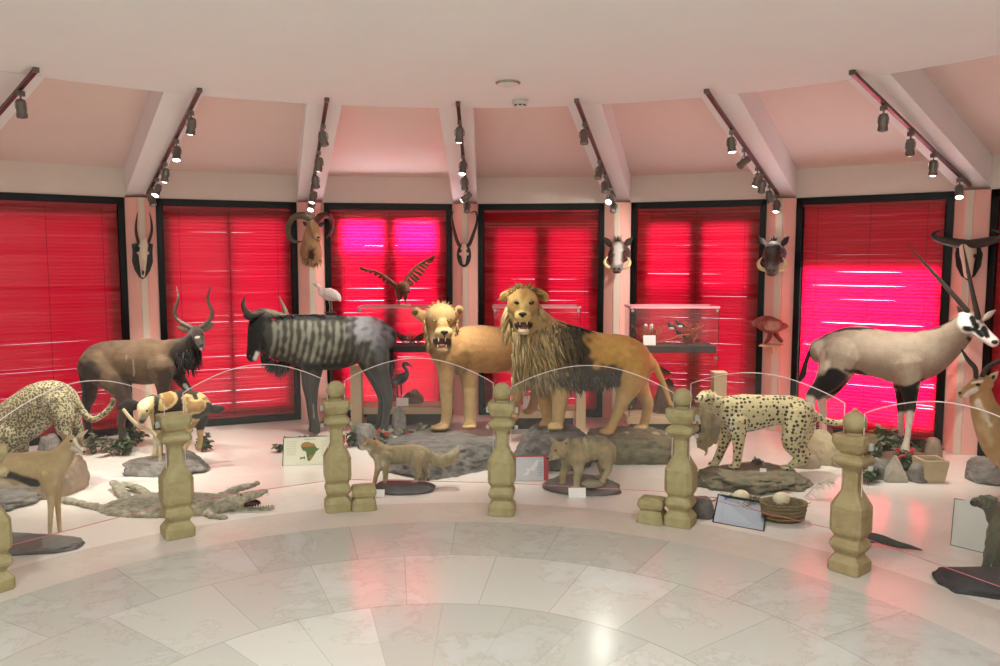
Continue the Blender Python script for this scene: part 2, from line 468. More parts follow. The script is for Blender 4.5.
TR = {  # track by pillar: pixel heights of the lamps, (lit, aim pixel x, y, Y)
 -1: [(88, 0, (60, 440, 6.5)), (122, 1, (60, 430, 6.5))],
 0: [(108, 1, (150, 430, 6.9)), (137, 1, (160, 500, 5.9)), (160, 1, (140, 360, 7.5)), (176, 1, (60, 400, 6.5)), (186, 0, (190, 350, 7.5))],
 1: [(122, 0, (390, 440, 6.6)), (149, 1, (300, 345, 8.0)), (168, 0, (350, 400, 8)), (184, 1, (270, 345, 8), 9), (193, 1, (240, 440, 7))],
 2: [(118, 1, (450, 340, 7.2)), (153, 1, (440, 330, 7.2)), (170, 0, (470, 330, 8)), (184, 1, (327, 294, 8.75), 45), (195, 0, (460, 330, 8))],
 3: [(120, 0, (590, 460, 6)), (158, 0, (560, 340, 7)), (173, 0, (600, 350, 7)), (186, 1, (530, 320, 6.9)), (195, 0, (580, 450, 6.4))],
 4: [(128, 1, (760, 420, 6.4)), (146, 1, (618, 258, 8.4)), (165, 1, (690, 340, 8)), (172, 0, (740, 330, 8)), (183, 0, (800, 350, 8)), (193, 1, (760, 330, 8))],
 5: [(103, 0, (860, 440, 6)), (129, 1, (900, 355, 6.9), 62), (151, 1, (920, 360, 6.9), 62), (176, 1, (960, 380, 6.3))],
}
TN = {-1: 'leftmost', 0: 'second from left', 1: 'third from left', 2: 'middle', 3: 'fifth from left', 4: 'sixth from left', 5: 'rightmost'}
NTH = ['first', 'second', 'third', 'fourth', 'fifth', 'sixth']
WHERE = {-1: 'at the left edge', 0: 'over the oryx skull', 1: 'over the curly horned ram', 2: 'over the hartebeest skull', 3: 'over the pale faced warthog', 4: 'over the dark warthog', 5: 'over the buffalo skull'}
for k in TR:
    c = th(k); off = {0: .06, 1: 0, 2: .03, 3: -.02, 4: -.02, 5: 0, -1: 0}[k]
    tanv = V3((math.cos(c), -math.sin(c), 0))
    slope = lambda r: ZC + (ZT - ZC) * max(0, (r - RI)) / (R + .12 - RI)
    path = [pol(c, r) + tanv * off + V3((0, 0, slope(r) - .016)) for r in (RI - .28, R - .12)]
    t = thing('light_track', 'brown metal lighting track on the beam ' + WHERE[k], 'track', path[0], 'ceiling lighting tracks')
    bm = BM()
    for a, b in zip(path[:-1], path[1:]):
        d = b - a; L = d.length
        x, y = frame_axes(d, V3((0, 0, 1)))
        ring_loft(bm, [[q + y * sx * .014 + x * sz * .012 for sx, sz in ((-1, -1), (1, -1), (1, 1), (-1, 1))] for q in (a, b)])
    obj('rail', bm, M_track, t)
    bm = BM(); box(bm, path[0] , (.036, .03, .032), rz=-c, bev=.004); obj('end_cap', bm, M_can, t)
    for i, (y, lit, ap, *en) in enumerate(TR[k]):
        lo, hi = 0., 1.
        a, b = path[0], path[1]
        for _ in range(40):
            m_ = (lo + hi) / 2
            if PIX(a + (b - a) * m_)[1] < y: lo = m_
            else: hi = m_
        pos = a + (b - a) * lo + V3((0, 0, -.012))
        pl = '%s spotlight, %s from the top of the track %s' % ('lit' if lit else 'unlit', NTH[i], WHERE[k])
        spot(t, pos, P(*ap), lit, pl, energy=en[0] if en else 105 if lo < .7 else 12)
# ceiling fittings
M_white = mat('white_enamel', (228, 226, 220), .4)
def ceil_at(px, py):
    d = FWD + V3((1, 0, 0)) * ((px - 500) / F) + UPV * ((333 - py) / F); return CAM + d * ((ZC - EYE) / d.z)
q = ceil_at(508, 82); t = thing('ceiling_lamp', 'flat white dome lamp on the ceiling, above and left of the smoke detector', 'lamp', q)
bm = BM(); lathe(bm, [(.085, -.001), (.088, -.008), (.08, -.014)], loc=q); obj('rim', bm, M_chrome, t, True)
bm = BM(); lathe(bm, [(.078, -.012), (.07, -.022), (.045, -.031), (.005, -.035)], loc=q); obj('dome', bm, M_white, t, True)
q = ceil_at(520, 100); t = thing('smoke_detector', 'white smoke detector with dark slots on the ceiling edge', 'smoke detector', q)
bm = BM(); lathe(bm, [(.06, -.001), (.062, -.03), (.055, -.034)], loc=q); obj('base', bm, M_white, t, True)
bm = BM(); lathe(bm, [(.045, -.034), (.045, -.05), (.03, -.058), (.003, -.06)], loc=q); h = obj('sensor_head', bm, M_white, t, True)
bm = BM()
for j in range(8): a = j * pi / 4; box(bm, q + V3((.0445 * math.cos(a), .0445 * math.sin(a), -.042)), (.006, .02, .009), rz=a)
obj('slots', bm, M_black, h)
# added fill lights: round discs out of view above the visitors, parented to ceiling
M_fill = mat('fill_diffuser', (255, 252, 246), .4, emit=1.2)
for i, (x, y) in enumerate([(-2.2, 2.9), (1.6, 2.9), (-.3, 1.2), (-2.6, .9), (2.0, .9), (-.3, 2.9), (-1.5, -.4), (1.0, -.4)]):
    q = V3((x, y, ZC))
    bm = BM(); lathe(bm, [(.46, -.001), (.47, -.03), (.45, -.035)], n=32, loc=q); obj('fill_rim', bm, M_white, ce, True)
    bm = BM(); lathe(bm, [(.45, -.012), (.003, -.012)], n=32, loc=q); obj('fill_diffuser', bm, M_fill, ce)
    L = bpy.data.lights.new('fill_light', 'AREA'); L.shape = 'DISK'; L.size = .86; L.energy = FILL_E; L.color = (.90, 1, .975)
    lo = bpy.data.objects.new('fill_light', L); COL.objects.link(lo); lo.parent = ce; lo.location = q + V3((0, 0, -.04))
# ================================================================ balustrade
M_clamp = mat('clamp_plastic', (196, 194, 186), .5)
M_stone = mat('cut_stone', (172, 160, 118), .75, var=.1, vscale=14, bump=.25, bscale=60, col2=(152, 138, 96))
M_stone2 = mat('worn_stone', (170, 152, 112), .7, var=.14, vscale=10, bump=.25, bscale=50, col2=(146, 126, 88))
PROF = [(.088, 0), (.092, .006), (.092, .062), (.064, .102), (.064, .108), (.086, .14), (.09, .157), (.082, .185), (.074, .2), (.076, .21), (.09, .232), (.0935, .25), (.0935, .385), (.088, .4), (.047, .478), (.044, .50), (.044, .585), (.05, .6), (.09, .64), (.0925, .655), (.082, .675), (.055, .69), (.056, .698), (.072, .708), (.09, .75), (.093, .76), (.093, .797), (.09, .8)]
def sq_ring(c, hw, z, a, ch=.26):
    k = hw * (1 - ch); pts = [(hw, -k), (hw, k), (k, hw), (-k, hw), (-hw, k), (-hw, -k), (-k, -hw), (k, -hw)]
    ca, sa = math.cos(a), math.sin(a)
    return [V3((c.x + x * ca - y * sa, c.y + x * sa + y * ca, c.z + z)) for x, y in pts]
POSTS = [(-9, 593, 1), (178, 538, 0), (338, 512, 1), (502, 516, 1), (680, 527, 1), (849, 573, 1)]
PB = [FL(x, y - 3) for x, y, _ in POSTS]
PB.append(None)
def ang(p): return math.atan2(p.x - CX, p.y - CY)
PB[-1] = pol(2 * ang(PB[5]) - ang(PB[4]) + .02, (PB[5] - V3((CX, CY, 0))).length)
PL = ['carved stone post cut off by the left edge of the picture', 'carved stone post without a ball, before the open mouthed crocodile', 'carved stone post with ball finial, right of the map panel', 'carved stone post with ball finial, between the lioness and the lion', 'carved stone post with ball finial, before the cheetah head', 'brownish carved stone post with ball, rightmost and nearest', 'carved stone post right of the picture']
for i, c in enumerate(PB[:6]):
    a = -ang(c); has = POSTS[i][2]
    t = thing('stone_post', PL[i], 'post', c, 'carved stone posts of the balustrade')
    m = M_stone2 if i == 5 else M_stone
    low = [p for p in PROF if p[1] < .2]; mid = [p for p in PROF if .199 < p[1] < .605]; top = [p for p in PROF if p[1] > .599]
    for nm, pr in (('base', low + [mid[0]]), ('shaft', mid), ('capital', top)):
        bm = BM(); ring_loft(bm, [sq_ring(c, h, z, a, .18 if z < .2 or z > .6 else .3) for h, z in pr]); obj(nm, bm, m, t)
    for sx in (-1, 1):
        if i in (0,) and sx < 0: continue
        for z in (.742, .62):
            bm = BM(); box(bm, c + V3((math.cos(a) * sx * .1, math.sin(a) * sx * .1, z)), (.024, .024, .04 if z > .7 else .026), rz=a, bev=.005); obj('glass_clamp', bm, M_clamp, t)
    if has:
        bm = BM(); lathe(bm, [(.05, .799), (.04, .808), (.034, .815)], n=16, loc=c)
        ball(bm, c + V3((0, 0, .868)), .067, 3)
        if i == 5: ball(bm, c + V3((-.004, 0, .94)), (.016, .016, .012), 2)
        obj('ball_finial', bm, m, t, True)
for px, py, lab in ((364, 511, 'broken stone post stump beside the post, in front of the fox'), (652, 524, 'broken stone post stump left of the post before the cheetah')):
    c = FL(px, py - 3); a = -ang(c)
    t = thing('post_stump', lab, 'post', c, 'broken post stumps')
    bm = BM(); ring_loft(bm, [sq_ring(c, h, z, a, .18) for h, z in [(.088, 0), (.09, .006), (.084, .06), (.066, .09)]]); obj('base', bm, M_stone, t)
    bm = BM(); ring_loft(bm, [sq_ring(c, h, z, a, .2) for h, z in [(.066, .088), (.084, .11), (.088, .135), (.08, .16), (.04, .172)]]); obj('collar', bm, M_stone, t)
# glass panes with arched tops
M_glass = glass_mat('balustrade_glass', (.965, .97, .968), .025, .003)
M_edge = mat('glass_edge', (225, 205, 200), .3)  # pale line of light caught by the glass edge, put into its colour
M_edgered = mat('glass_lower_edge', (206, 110, 122), .3)  # red window light refracted in the bottom edge, painted as its colour
GL = ['clear arched glass pane in front of the leopard and wild dog', 'clear arched glass pane before the crocodile mouth and map panel', 'clear arched glass pane in front of the fox and lioness', 'clear arched glass pane in front of the lion and wolf cub', 'clear arched glass pane in front of the cheetah', 'clear arched glass pane in front of the oryx legs, rightmost']
for i in range(6):
    a, b = PB[i], PB[i + 1]
    d = (b - a); L = d.length; d.normalize(); nn = V3((-d.y, d.x, 0)); o0, o1 = .062, L - .062
    hp = [1.08, 1.085, 1.1, 1.07, 1.09, 1.07][i]; he = [.9, .93, .93, .9, .97, .93][i]
    N = 28
    if i == 1: he_l, he_r = .93, .86
    zt = lambda u: he + (hp - he) * (math.sin(pi * u) ** .9)
    t = thing('glass_screen', GL[i], 'glass pane', a + d * (L / 2) + V3((0, 0, .22)), 'arched glass panes of the balustrade')
    bm = BM(); rings = []
    for j in range(N + 1):
        u = j / N; p = a + d * (o0 + (o1 - o0) * u)
        rings.append([p + nn * .004 + V3((0, 0, .22)), p + nn * .004 + V3((0, 0, zt(u))), p - nn * .004 + V3((0, 0, zt(u))), p - nn * .004 + V3((0, 0, .22))])
    ring_loft(bm, rings); obj('pane', bm, M_glass, t)
    bm = BM(); path = [a + d * (o0 + (o1 - o0) * j / N) + V3((0, 0, zt(j / N) + .001)) for j in range(N + 1)]
    tube(bm, [(*p, .003) for p in path], n=6, k=1, round_caps=False); obj('top_edge', bm, M_edge, t, True)
    bm = BM()
    bm.free()
    for o in (o0, o1): bm = BM(); p = a + d * o; cyl(bm, p + V3((0, 0, .22)), p + V3((0, 0, he)), .003, n=6); obj('side_edge', bm, M_edge, t)
    bm = BM(); cyl(bm, a + d * o0 + V3((0, 0, .219)), a + d * o1 + V3((0, 0, .219)), .002, n=6); obj('lower_edge', bm, M_edgered, t)

# ================================================================ display cases
M_cglass = glass_mat('case_glass', (.975, .965, .968), .03, .005)
M_dark = mat('dark_shelf', (70, 62, 60), .55, var=.1, vscale=20)
M_wood = mat('pale_wood', (206, 184, 150), .5, var=.08, vscale=6, stretch=(6, 6, 1))
M_pink = mat('case_edge', (226, 150, 160), .25)  # pink-lit glass rim: the red light is put into this colour
M_twig = mat('reddish_twigs', (176, 84, 60), .8, var=.15)
M_soil = mat('brown_soil', (112, 84, 66), .95, var=.2, vscale=30, bump=.5)
M_card = mat('white_card', (236, 234, 228), .6)
M_feab = mat('black_feathers', (24, 24, 26), .6); M_feaw = mat('white_feathers', (232, 228, 224), .8, var=.05, bump=.2); M_brownf = mat('brown_feathers', (96, 72, 56), .8, var=.25, vscale=30, bump=.3)
def case(x0, x1, Y, label, ytop=307, yshelf=349, dep=.36):
    zt = P(500, ytop, Y).z; zs = P(500, yshelf, Y).z; a = P(x0, 350, Y).x; b = P(x1, 350, Y).x; zb = .2; mx = (a + b) / 2; W = b - a; my = Y + dep / 2
    t = thing('display_case', label, 'display case', (mx, my, 0), 'glass display cases by the windows')
    def shell(z0, z1):
        bm = BM(); g = .006
        for c, s in (((mx, Y, 0), (W, g)), ((mx, Y + dep, 0), (W, g)), ((a, my, 0), (g, dep)), ((b, my, 0), (g, dep))): box(bm, V3((c[0], c[1], (z0 + z1) / 2)), (s[0], s[1], z1 - z0))
        return bm
    bm = BM(); box(bm, V3((mx, my, .065)), (W * .86, dep * .8, .13), bev=.005); obj('plinth', bm, M_dark, t)
    bm = BM(); box(bm, V3((mx, my, .165)), (W + .04, dep + .04, .075), bev=.006); obj('base', bm, M_wood, t)
    obj('lower_glass', shell(zb, zs - .04), M_cglass, t)
    bm = BM(); box(bm, V3((mx, my, zs - .005)), (W - .02, dep - .02, .07), bev=.008); obj('shelf', bm, M_dark, t)
    obj('upper_glass', shell(zs + .031, zt - .012), M_cglass, t)
    bm = BM(); box(bm, V3((mx, my, zt - .006)), (W + .012, dep + .012, .012)); obj('top_pane', bm, M_cglass, t)
    bm = BM()
    for c, s in (((mx, Y - .006), (W + .012, .012)), ((mx, Y + dep + .006), (W + .012, .012)), ((a - .003, my), (.01, dep)), ((b + .003, my), (.01, dep))): box(bm, V3((c[0], c[1], zt - .004)), (s[0], s[1], .02))
    obj('top_rim', bm, M_pink, t)
    bm = BM()
    for x in (a, b):
        cyl(bm, (x, Y - .004, zs + .03), (x, Y - .004, zt - .01), .004, n=6); cyl(bm, (x, Y - .004, zb), (x, Y - .004, zs - .04), .004, n=6)
    obj('corner_edge', bm, M_track, t)
    for x in (a + .02, b - .02):
        for z in (zt - .035, zb + .1, zs - .09):
            bm = BM(); cyl(bm, (x, Y - .012, z), (x, Y + .004, z), .016, n=14); obj('corner_clip', bm, M_chrome, t)
    return t, V3((mx, my, zs + .03)), V3((mx, my, zb + .003)), W, dep
def twigs(name, label, c, h, spread, seed, m, n=16):
    rnd = random.Random(seed); bm = BM()
    for i in range(n):
        a = rnd.uniform(0, 2 * pi); L = h * rnd.uniform(.5, 1); p = c + V3((rnd.uniform(-.3, .3) * spread, rnd.uniform(-.2, .2) * spread * .6, 0)); pts = [(*p, .006)]
        d = V3((math.cos(a) * spread / h * .7, math.sin(a) * .3 * spread / h, 1))
        for j in range(3):
            p = p + d * (L / 3) + V3((rnd.uniform(-.02, .02), rnd.uniform(-.02, .02), 0)); pts.append((*p, .0055 - .0012 * j))
            q = p + V3((rnd.uniform(-.05, .05), rnd.uniform(-.03, .03), rnd.uniform(.0, .04))); tube(bm, [(*p, .004), (*q, .002)], n=4, k=1)
        tube(bm, pts, n=5, k=1)
    o = obj(name, bm, m); return tag(o, label, 'dried plant')
def perched(name, label, cat, c, L, face, mb, mw=None, tilt=.5, legs=True, group=None, sub=None):
    """small mounted bird of length L standing at c, beak towards face (+1 right)"""
    t = thing(name, label, cat, c, group)
    X = lambda u, z, y=0: c + V3((face * u * L, y * L, z * L))
    leg = .25
    bm = BM(); tube(bm, [(*X(-.32, leg + .05), .05 * L, .06 * L), (*X(-.18, leg + .12), .13 * L, .12 * L), (*X(.02, leg + .2), .16 * L, .14 * L), (*X(.16, leg + .32), .11 * L, .1 * L), (*X(.22, leg + .42), .085 * L, .08 * L), (*X(.27, leg + .46), .07 * L, .065 * L)], n=12); obj('body', bm, mb, t, True)
    if mw: bm = BM(); ball(bm, X(-.02, leg + .1), (.23 * L, .15 * L, .13 * L), 2); obj('white_belly', bm, mw, t, True)
    bm = BM(); tube(bm, [(*X(-.28, leg + .06), .045 * L, .07 * L), (*X(-.6, leg - .06), .02 * L, .07 * L)], n=8, k=1); obj('tail', bm, mb, t, True)
    bm = BM(); tube(bm, [(*X(.32, leg + .46), .026 * L), (*X(.45, leg + .43), .006 * L)], n=6, k=1); obj('beak', bm, M_black, t, True)
    for s in (-1, 1):
        bm = BM(); tube(bm, [(*X(0, leg + .1, .05 * s), .014 * L), (*X(.02, .01, .05 * s), .012 * L), (*X(.1, .004, .05 * s), .01 * L)], n=5, k=1); obj('leg', bm, M_brownf, t, True)
    return t
for (x0, x1, Y, lab) in ((359, 449, 8.62, 'glass display case under the eagle, left of the lioness head'), (493, 580, 8.4, 'glass display case mostly hidden behind the lion'), (630, 718, 8.1, 'glass display case with black and white birds, right of the lion')):
    t, up, lowp, W, dep = case(x0, x1, Y, lab)
    if x0 == 359:
        twigs('dried_twigs', 'reddish dried twigs in the case under the eagle', up + V3((.05, .02, 0)), .14, .26, 5, M_twig)
        perched('partridge', 'brown speckled bird in the case under the eagle, standing upright', 'bird', up + V3((-.03, -.09, 0)), .2, -1, M_brownf)
        perched('partridge', 'brown speckled bird in the case beside the lioness ear', 'bird', up + V3((.16, -.06, 0)), .19, 1, M_brownf)
        c = V3((P(402, 400, Y).x, Y + .16, lowp.z))
        s = Y / F
        t = thing('wading_bird', 'dark long necked wading bird behind glass, below the eagle case shelf', 'bird', c)
        pp = lambda x, y: P(x, y, Y + .16)
        bm = BM(); tube(bm, [(*pp(391, 383), .02, .03), (*pp(398, 380), .055, .05), (*pp(404, 377), .05, .045), (*pp(407, 372), .022, .022), (*pp(403.5, 366), .017, .017), (*pp(404, 363.5), .018, .018), (*pp(407, 364), .021, .02)], n=10); obj('body', bm, M_feab, t, True)
        bm = BM(); tube(bm, [(*pp(408, 364), .012), (*pp(411, 366), .009), (*pp(412, 369), .003)], n=6); obj('beak', bm, M_feab, t, True)
        for dx in (0, 4):
            bm = BM(); tube(bm, [(*pp(397 + dx, 383), .012), (*pp(397.5 + dx, 395), .008), (*V3((pp(397.5 + dx, 395).x, Y + .16, lowp.z + .005)), .008)], n=6, k=1); obj('leg', bm, M_feab, t, True)
        tag(obj('stone', rock_bm(V3((P(411, 400, Y).x, Y + .25, lowp.z)), (.11, .08, .15), 4, 3), M_soil), 'lumpy brown stone behind the wading bird in the glass case', 'stone')
        bm = BM(); box(bm, V3((P(402, 400, Y).x, Y + .03, lowp.z + .05)), (.13, .006, .09), rx=-.2); tag(obj('label_card', bm, M_card), 'white label card in front of the wading bird', 'label')
    if x0 == 630:
        twigs('dried_twigs', 'reddish dried twigs left in the case of black and white birds', up + V3((-.2, .04, 0)), .18, .17, 7, M_twig, 46)
        twigs('dried_twigs', 'reddish dried twigs right in the case of black and white birds', up + V3((.2, .03, 0)), .2, .19, 8, M_twig, 46)
        bm = BM(); q = up + V3((.02, -.06, 0)); tube(bm, [(*(q + V3((-.24, 0, .02))), .012), (*(q + V3((-.05, 0, .05))), .01), (*(q + V3((.08, 0, .1))), .009), (*(q + V3((.16, 0, .1))), .006)], n=7)
        for dx in (-.02, .09): tube(bm, [(*(q + V3((dx, 0, .0))), .008), (*(q + V3((dx, 0, .075))), .008)], n=6, k=1)
        tag(obj('branch', bm, M_twig), 'bare perch branch carrying the black and white birds', 'branch')
        for nm, (px, py), f, lab in (('magpie', (671.5, 333), -1, 'black and white bird, left one on the perch in the case'), ('magpie', (680, 331), -1, 'black and white bird, highest one on the perch in the case'), ('magpie', (680, 341), -1, 'black and white bird, lowest one, under the perch in the case')):
            c = P(px, py, Y + .15); perched(nm, lab, 'bird', c, .15, f, M_feab, M_feaw, group='black and white birds in the glass case')
        bm = BM(); box(bm, V3((P(650, 340, Y).x, Y + .03, up.z + .055)), (.125, .006, .1), rx=-.2); tag(obj('label_card', bm, M_card), 'white label card in the case of black and white birds', 'label')
        for dx in (0, .06):
            bm = BM(); lathe(bm, [(.018, 0), (.02, .01), (.02, .085), (.012, .1)], n=12, loc=V3((P(651, 325, Y).x + dx, Y + .3, up.z + .1))); lathe(bm, [(.03, 0), (.03, .1)], n=12, loc=V3((P(651, 325, Y).x + dx, Y + .3, up.z)))
            tag(obj('glass_jar', bm, mat('jar_glass', (205, 190, 190), .15), smooth=False), 'small pale jar at the back of the bird case, %s one' % ('left' if dx == 0 else 'right'), 'jar', 'small jars in the bird case')
        c = V3((P(669, 380, Y).x, Y + .2, lowp.z))
        tag(obj('stone', rock_bm(c, (.12, .1, .36), 6, 3), M_soil), 'brown stone under the small bird in the lower bird case', 'stone')
        perched('finch', 'small grey bird on a stone, low in the case beside the lion tail', 'bird', c + V3((0, 0, .355)), .17, -1, M_brownf)
    if x0 == 493:
        for dx, lab in ((-.1, 'left'), (.06, 'right')):
            bm = BM(); box(bm, V3((P(537, 400, Y).x + dx, Y + .04, lowp.z + .08)), (.09, .006, .14), rx=-.15); tag(obj('label_card', bm, M_card), 'white label card under the lioness belly, %s one in the case' % lab, 'label', 'cards in the case behind the lion')
for px, y0, Y, w, lab in ((356, 367, 8.5, .118, 'pale wooden stand left of the case with the wading bird'), (581, 388, 8.35, .1, 'pale wooden stand behind the lion belly'), (720, 374, 7.75, .125, 'pale wooden stand above the cheetah head')):
    c = P(px, 400, Y); zt = P(px, y0, Y).z
    t = thing('pedestal', lab, 'pedestal', (c.x, Y + w / 2, 0))
    bm = BM(); box(bm, V3((c.x, Y + w / 2, zt / 2)), (w, w, zt), bev=.004); obj('column', bm, M_wood, t)
    bm = BM(); box(bm, V3((c.x, Y + w / 2, zt + .008)), (w + .01, w + .01, .016), bev=.003); obj('top_plate', bm, M_wood, t)

# ================================================================ signs
M_board = mat('sign_board', (232, 232, 208), .5); M_text = mat('printed_text', (90, 92, 84), .7); M_green = mat('sign_frame', (70, 84, 62), .5)
M_map1 = mat('map_green', (88, 112, 48), .7); M_map2 = mat('map_ochre', (170, 118, 52), .7); M_red = mat('sign_red', (190, 48, 56), .5); M_greycard = mat('grey_board', (176, 184, 192), .4)
def panel(name, label, cat, cs, m_board, m_frame=None, th_=.012, fr=.006, name_b='board'):
    """flat board on four corners bl, br, tr, tl"""
    bl, br, tr, tl = [V3(c) for c in cs]; n = (br - bl).cross(tl - bl).normalized()
    if n.y > 0: n = -n
    t = thing(name, label, cat, (bl + br) / 2)
    bm = BM(); ring_loft(bm, [[p - n * th_ for p in (bl, br, tr, tl)], [bl, br, tr, tl]]); obj(name_b, bm, m_board, t)
    uv = lambda u, v, d=.0012: bl + (br - bl) * u + (tl - bl) * v + n * d
    if m_frame:
        bm = BM(); w = (br - bl).length; h = (tl - bl).length; fu, fv = fr / w, fr / h
        for (u0, u1, v0, v1) in ((-fu, 1 + fu, -fv, 0), (-fu, 1 + fu, 1, 1 + fv), (-fu, 0, 0, 1), (1, 1 + fu, 0, 1)):
            ring_loft(bm, [[uv(u, v, -th_ - .001) for u, v in ((u0, v0), (u1, v0), (u1, v1), (u0, v1))], [uv(u, v, .004) for u, v in ((u0, v0), (u1, v0), (u1, v1), (u0, v1))]])
        obj('frame', bm, m_frame, t)
    return t, uv
def flat(bm, uv, poly, d=.0015):
    bm.faces.new([bm.verts.new(uv(u, v, d)) for u, v in poly])
def lines(bm, uv, u0, u1, vs, h, seed, d=.0016, aspect=1.0):
    rnd = random.Random(seed)
    for v in vs:
        u = u0
        while u < u1:
            w = rnd.uniform(.02, .06); e = min(u + w, u1); flat(bm, uv, [(u, v), (e, v), (e, v + h), (u, v + h)], d); u = e + .012
# panel with the map of Africa
a, b = FL(283, 466), FL(329, 464); hh = .235
lean = V3((0, .06, hh))
t, uv = panel('map_panel', 'pale panel with a coloured map of Africa, left of the stone post', 'sign', (a, b, b + lean, a + lean), M_board, M_green)
AF = [(.38, .62), (.37, .70), (.40, .78), (.46, .82), (.55, .82), (.58, .78), (.66, .76), (.69, .66), (.73, .58), (.78, .58), (.75, .52), (.70, .46), (.68, .38), (.65, .30), (.61, .20), (.57, .14), (.53, .15), (.52, .24), (.50, .34), (.50, .42), (.47, .50), (.42, .52)]
bm = BM(); flat(bm, uv, AF); obj('map', bm, M_map1, t)
bm = BM(); flat(bm, uv, [(.385, .66), (.40, .775), (.46, .81), (.55, .81), (.58, .775), (.65, .755), (.67, .68), (.55, .64)], .0022); flat(bm, uv, [(.55, .3), (.62, .36), (.64, .3), (.6, .2), (.56, .17)], .0022); obj('map_tint', bm, M_map2, t)
bm = BM(); flat(bm, uv, [(.36, .24), (.37, .28), (.44, .285), (.47, .31), (.475, .27), (.465, .25), (.465, .2), (.45, .2), (.445, .235), (.39, .235), (.385, .2), (.37, .2)]); obj('animal_mark', bm, M_text, t)
bm = BM(); lines(bm, uv, .44, .68, (.9,), .025, 2); lines(bm, uv, .06, .28, [.85 - .06 * i for i in range(9)], .012, 3); lines(bm, uv, .82, .95, [.85 - .06 * i for i in range(10)], .012, 4); obj('lettering', bm, mat('faint_text', (160, 166, 140), .7), t)
# white sign with red border by the centre post
a, b = FL(514, 481), FL(547, 480.5); lean = V3((0, .05, .185))
t, uv = panel('information_sign', 'white sign with white antelope mark and red border, right of the centre post', 'sign', (a, b, b + lean, a + lean), mat('grey_white', (216, 219, 224), .5), M_red, fr=.012)
bm = BM(); flat(bm, uv, [(.28, .25), (.4, .4), (.36, .5), (.5, .55), (.62, .72), (.68, .84), (.76, .86), (.74, .7), (.66, .55), (.62, .4), (.5, .42), (.42, .22)]); obj('animal_mark', bm, mat('white_print', (245, 245, 245), .5), t)
bm = BM(); flat(bm, uv, [(.9, 0), (1, 0), (1, 1), (.9, 1)]); obj('red_strip', bm, M_red, t)
bm = BM(); lines(bm, uv, .72, .87, [.75 - .07 * i for i in range(9)], .015, 5); obj('lettering', bm, M_text, t)
# tilted board bottom right
a, b = FL(713.5, 522), FL(763, 531); tl, tr = P(719, 495, 5.75), P(767, 504, 5.7)
t, uv = panel('information_board', 'tilted blue grey information board in black frame, below the cheetah', 'sign', (a, b, tr, tl), mat('blue_grey_board', (168, 178, 190), .35), M_black, fr=.009)
bm = BM(); lines(bm, uv, .1, .9, [.8 - .08 * i for i in range(9)], .008, 9); obj('lettering', bm, mat('faint_blue_text', (140, 150, 164), .6), t)
bm = BM(); flat(bm, uv, [(.13, .86), (.19, .86), (.19, .93), (.13, .93)]); obj('emblem', bm, mat('blue_print', (50, 90, 170), .5), t)
# ================================================================ animals: tools
def fur(name, var=.12, vs=22, bump=.35, bs=70, stretch=(1, 1, 1), rough=.85):
    return mat(name, (128, 128, 128), rough, var=var, vscale=vs, bump=bump, bscale=bs, stretch=stretch, attr=True, sheen=.15, spec=.25)
M_fur = fur('short_fur'); M_hair = fur('long_hair', .2, 26, .6, 60, (1, 1, .25)); M_hide = fur('bare_hide', .1, 18, .3, 50, rough=.6)
M_eye = mat('glass_eye', (20, 14, 8), .08); M_amber = mat('amber_eye', (120, 104, 40), .1); M_nose = mat('black_nose', (26, 22, 22), .45); M_mouth = mat('dark_mouth', (58, 20, 18), .5)
M_tooth = mat('teeth', (226, 214, 180), .4); M_tongue = mat('tongue', (150, 84, 78), .5); M_hoof = mat('dark_hoof', (34, 30, 28), .5); M_horn = mat('dark_horn', (54, 48, 42), .5, var=.2, vscale=30, bump=.5, bscale=50); M_horn2 = mat('ridged_horn', (104, 92, 74), .55, var=.2, vscale=30, bump=.5, bscale=40)
M_bone = mat('bleached_bone', (226, 214, 192), .6, var=.06, vscale=20, bump=.2)
M_plaque = mat('black_plaque', (20, 19, 20), .4)

def spotted(name, scale, lo, hi, dark, ring=0, rnd=.8):
    m = fur(name, .1); t = NT(m); b = t.n['Principled BSDF']
    src = b.inputs['Base Color'].links[0].from_socket
    tc = t.add('ShaderNodeTexCoord')
    v = t.add('ShaderNodeTexVoronoi', i_Scale=scale, i_Randomness=rnd); t.link(tc.outputs['Object'], v.inputs['Vector'])
    mr = t.add('ShaderNodeMapRange', n_1=lo, n_2=hi, n_3=1.0, n_4=0.0); t.link(v.outputs['Distance'], mr.inputs[0]); f = mr.outputs[0]
    if ring:
        m2 = t.add('ShaderNodeMapRange', n_1=ring - .06, n_2=ring, n_3=.35, n_4=1.0); t.link(v.outputs['Distance'], m2.inputs[0])
        q = t.add('ShaderNodeMath', operation='MULTIPLY'); t.link(f, q.inputs[0]); t.link(m2.outputs[0], q.inputs[1]); f = q.outputs[0]
    a = t.add('ShaderNodeAttribute', attribute_name='Col')
    q = t.add('ShaderNodeMath', operation='MULTIPLY'); t.link(f, q.inputs[0]); t.link(a.outputs['Alpha'], q.inputs[1])
    mx = t.add('ShaderNodeMix', data_type='RGBA'); t.link(q.outputs[0], mx.inputs[0]); t.link(src, mx.inputs[6]); mx.inputs[7].default_value = (*lin(dark), 1)
    t.link(mx.outputs[2], b.inputs['Base Color']); return m

